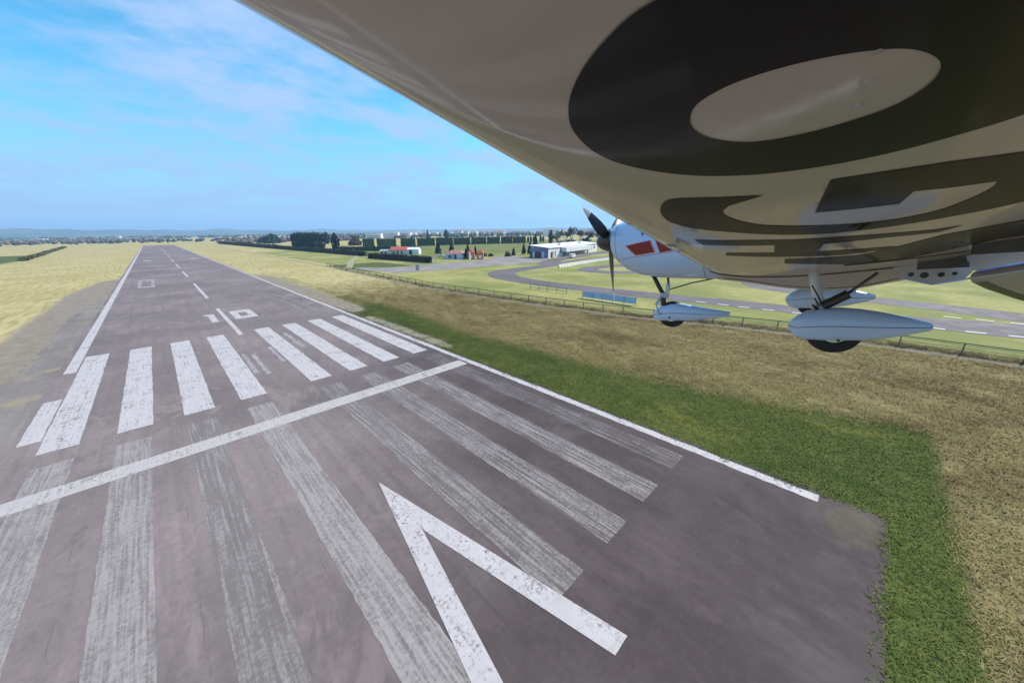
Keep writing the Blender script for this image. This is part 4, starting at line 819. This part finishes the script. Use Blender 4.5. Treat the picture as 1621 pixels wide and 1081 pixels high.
# ------------------------------------------------------------------ grass (stuff)
def tufts(name, lab, n, xr, yr, test, hmin, hmax, mat, blades=4, lean=(.35, -.1)):
    x = rng.uniform(*xr, n); y = rng.uniform(*yr, n); d = np.hypot(x-CAM.x, y-CAM.y)
    keep = (rng.random(n) < np.clip((38/d)**1.5, .04, 1)) & test(x, y); x, y, d = x[keep], y[keep], d[keep]; n = len(x)
    sc = np.clip(d/38, 1, 3)**.6
    V = []; F = []
    for b in range(blades):
        a = rng.random(n)*6.283; h = (hmin+(hmax-hmin)*rng.random(n))*sc**.5; wd = (.008+.014*rng.random(n))*sc*1.4; bx = x+rng.normal(size=n)*.16*sc; by = y+rng.normal(size=n)*.16*sc
        zb0 = np.where((bx < 15.8) & (by > -37.2) & (bx > -15), .031, 0.); ln_ = h*(1.6+1.4*rng.random(n)); tx = bx+np.cos(a)*ln_+lean[0]*h; ty = by+np.sin(a)*ln_+lean[1]*h
        V.append(np.stack([np.stack([bx-np.sin(a)*wd, by+np.cos(a)*wd, zb0], 1), np.stack([bx+np.sin(a)*wd, by-np.cos(a)*wd, zb0], 1), np.stack([tx, ty, h+zb0], 1)], 1))
    V = np.concatenate(V); nzz = np.cross(V[:, 1]-V[:, 0], V[:, 2]-V[:, 0])[:, 2] < 0; V[nzz] = V[nzz][:, [1, 0, 2]]
    V = V.reshape(-1, 3); nf = len(V)//3
    me = bpy.data.meshes.new(name); me.vertices.add(len(V)); me.vertices.foreach_set('co', V.ravel()); me.loops.add(len(V)); me.loops.foreach_set('vertex_index', np.arange(len(V), dtype=np.int32))
    me.polygons.add(nf); me.polygons.foreach_set('loop_start', np.arange(nf, dtype=np.int32)*3); me.update(); me.validate(); me.materials.append(M[mat])
    o = bpy.data.objects.new(name, me); COL.objects.link(o); return tag(o, lab, None, None, 'stuff')
def clump(x, y):
    a = .5+.5*np.sin(x*.9+1.7*np.sin(y*.23))*np.sin(y*.55+1.3*np.sin(x*.31)); b = .5+.5*np.sin(x*2.3+y*.7)*np.sin(y*1.9-x*.6); return .6*a+.4*b
def offpave(x, y):
    q_ = clump(x*2.1, y*2.1)*rng.random(len(x)); return (x > 15.72-.75*q_) | (y < -37.12+.7*q_)
def t_green(x, y):
    gr, ba, lu, md = cover(x, y); return offpave(x, y) & (gr+.9*(rng.random(len(x))-.5)+.5*(clump(x*1.3, y*1.3)-.5) > .42) & (ba < .5) & (x < 34)
def t_dry(x, y):
    gr, ba, lu, md = cover(x, y); return offpave(x, y) & (gr < .3+.6*rng.random(len(x))) & (ba+.6*(rng.random(len(x))-.5) < .45) & (lu < .5) & (rng.random(len(x)) > sm(y, 15, 80)) & (clump(x, y) > rng.random(len(x))*.55)
tufts('green_grass', 'short green grass along the runway edge', 260000, (-8, 29), (-41, 45), t_green, .03, .09, 'greengrass', 5)
def t_weed(x, y): return (np.abs(x-np.interp(y, fy, fx)-.3) < .9) & (clump(x*2, y*2) > rng.random(len(x))*.8)
M['weeds'] = blades('fence_weeds', (.10, .095, .04), (.22, .20, .09), .5, ((.075, .07, .035), (.20, .19, .08)))
tufts('tall_weeds', 'dark tall weeds growing along the low fence', 90000, (38, 56), (-75, 125), t_weed, .2, .5, 'weeds', 4)
tufts('dry_grass', 'dry yellow grass covering the field right of the runway', 800000, (-8, 56), (-80, 95), t_dry, .035, .115, 'drygrass', 4)

# ------------------------------------------------------------------ haze
hz = MB().box((0, 0, 84), (24400, 24400, 170)).build('haze', None); tag(hz, 'pale blue haze over the far land', None, None, 'stuff')
hm = bpy.data.materials.new('haze_air'); hm.use_nodes = True; t = hm.node_tree; t.nodes.clear(); out = t.nodes.new('ShaderNodeOutputMaterial'); pv = t.nodes.new('ShaderNodeVolumePrincipled')
pv.inputs['Color'].default_value = (.40, .66, 1, 1); pv.inputs['Density'].default_value = .00019; pv.inputs['Anisotropy'].default_value = .2
t.links.new(pv.outputs[0], out.inputs['Volume']); hz.data.materials.append(hm)
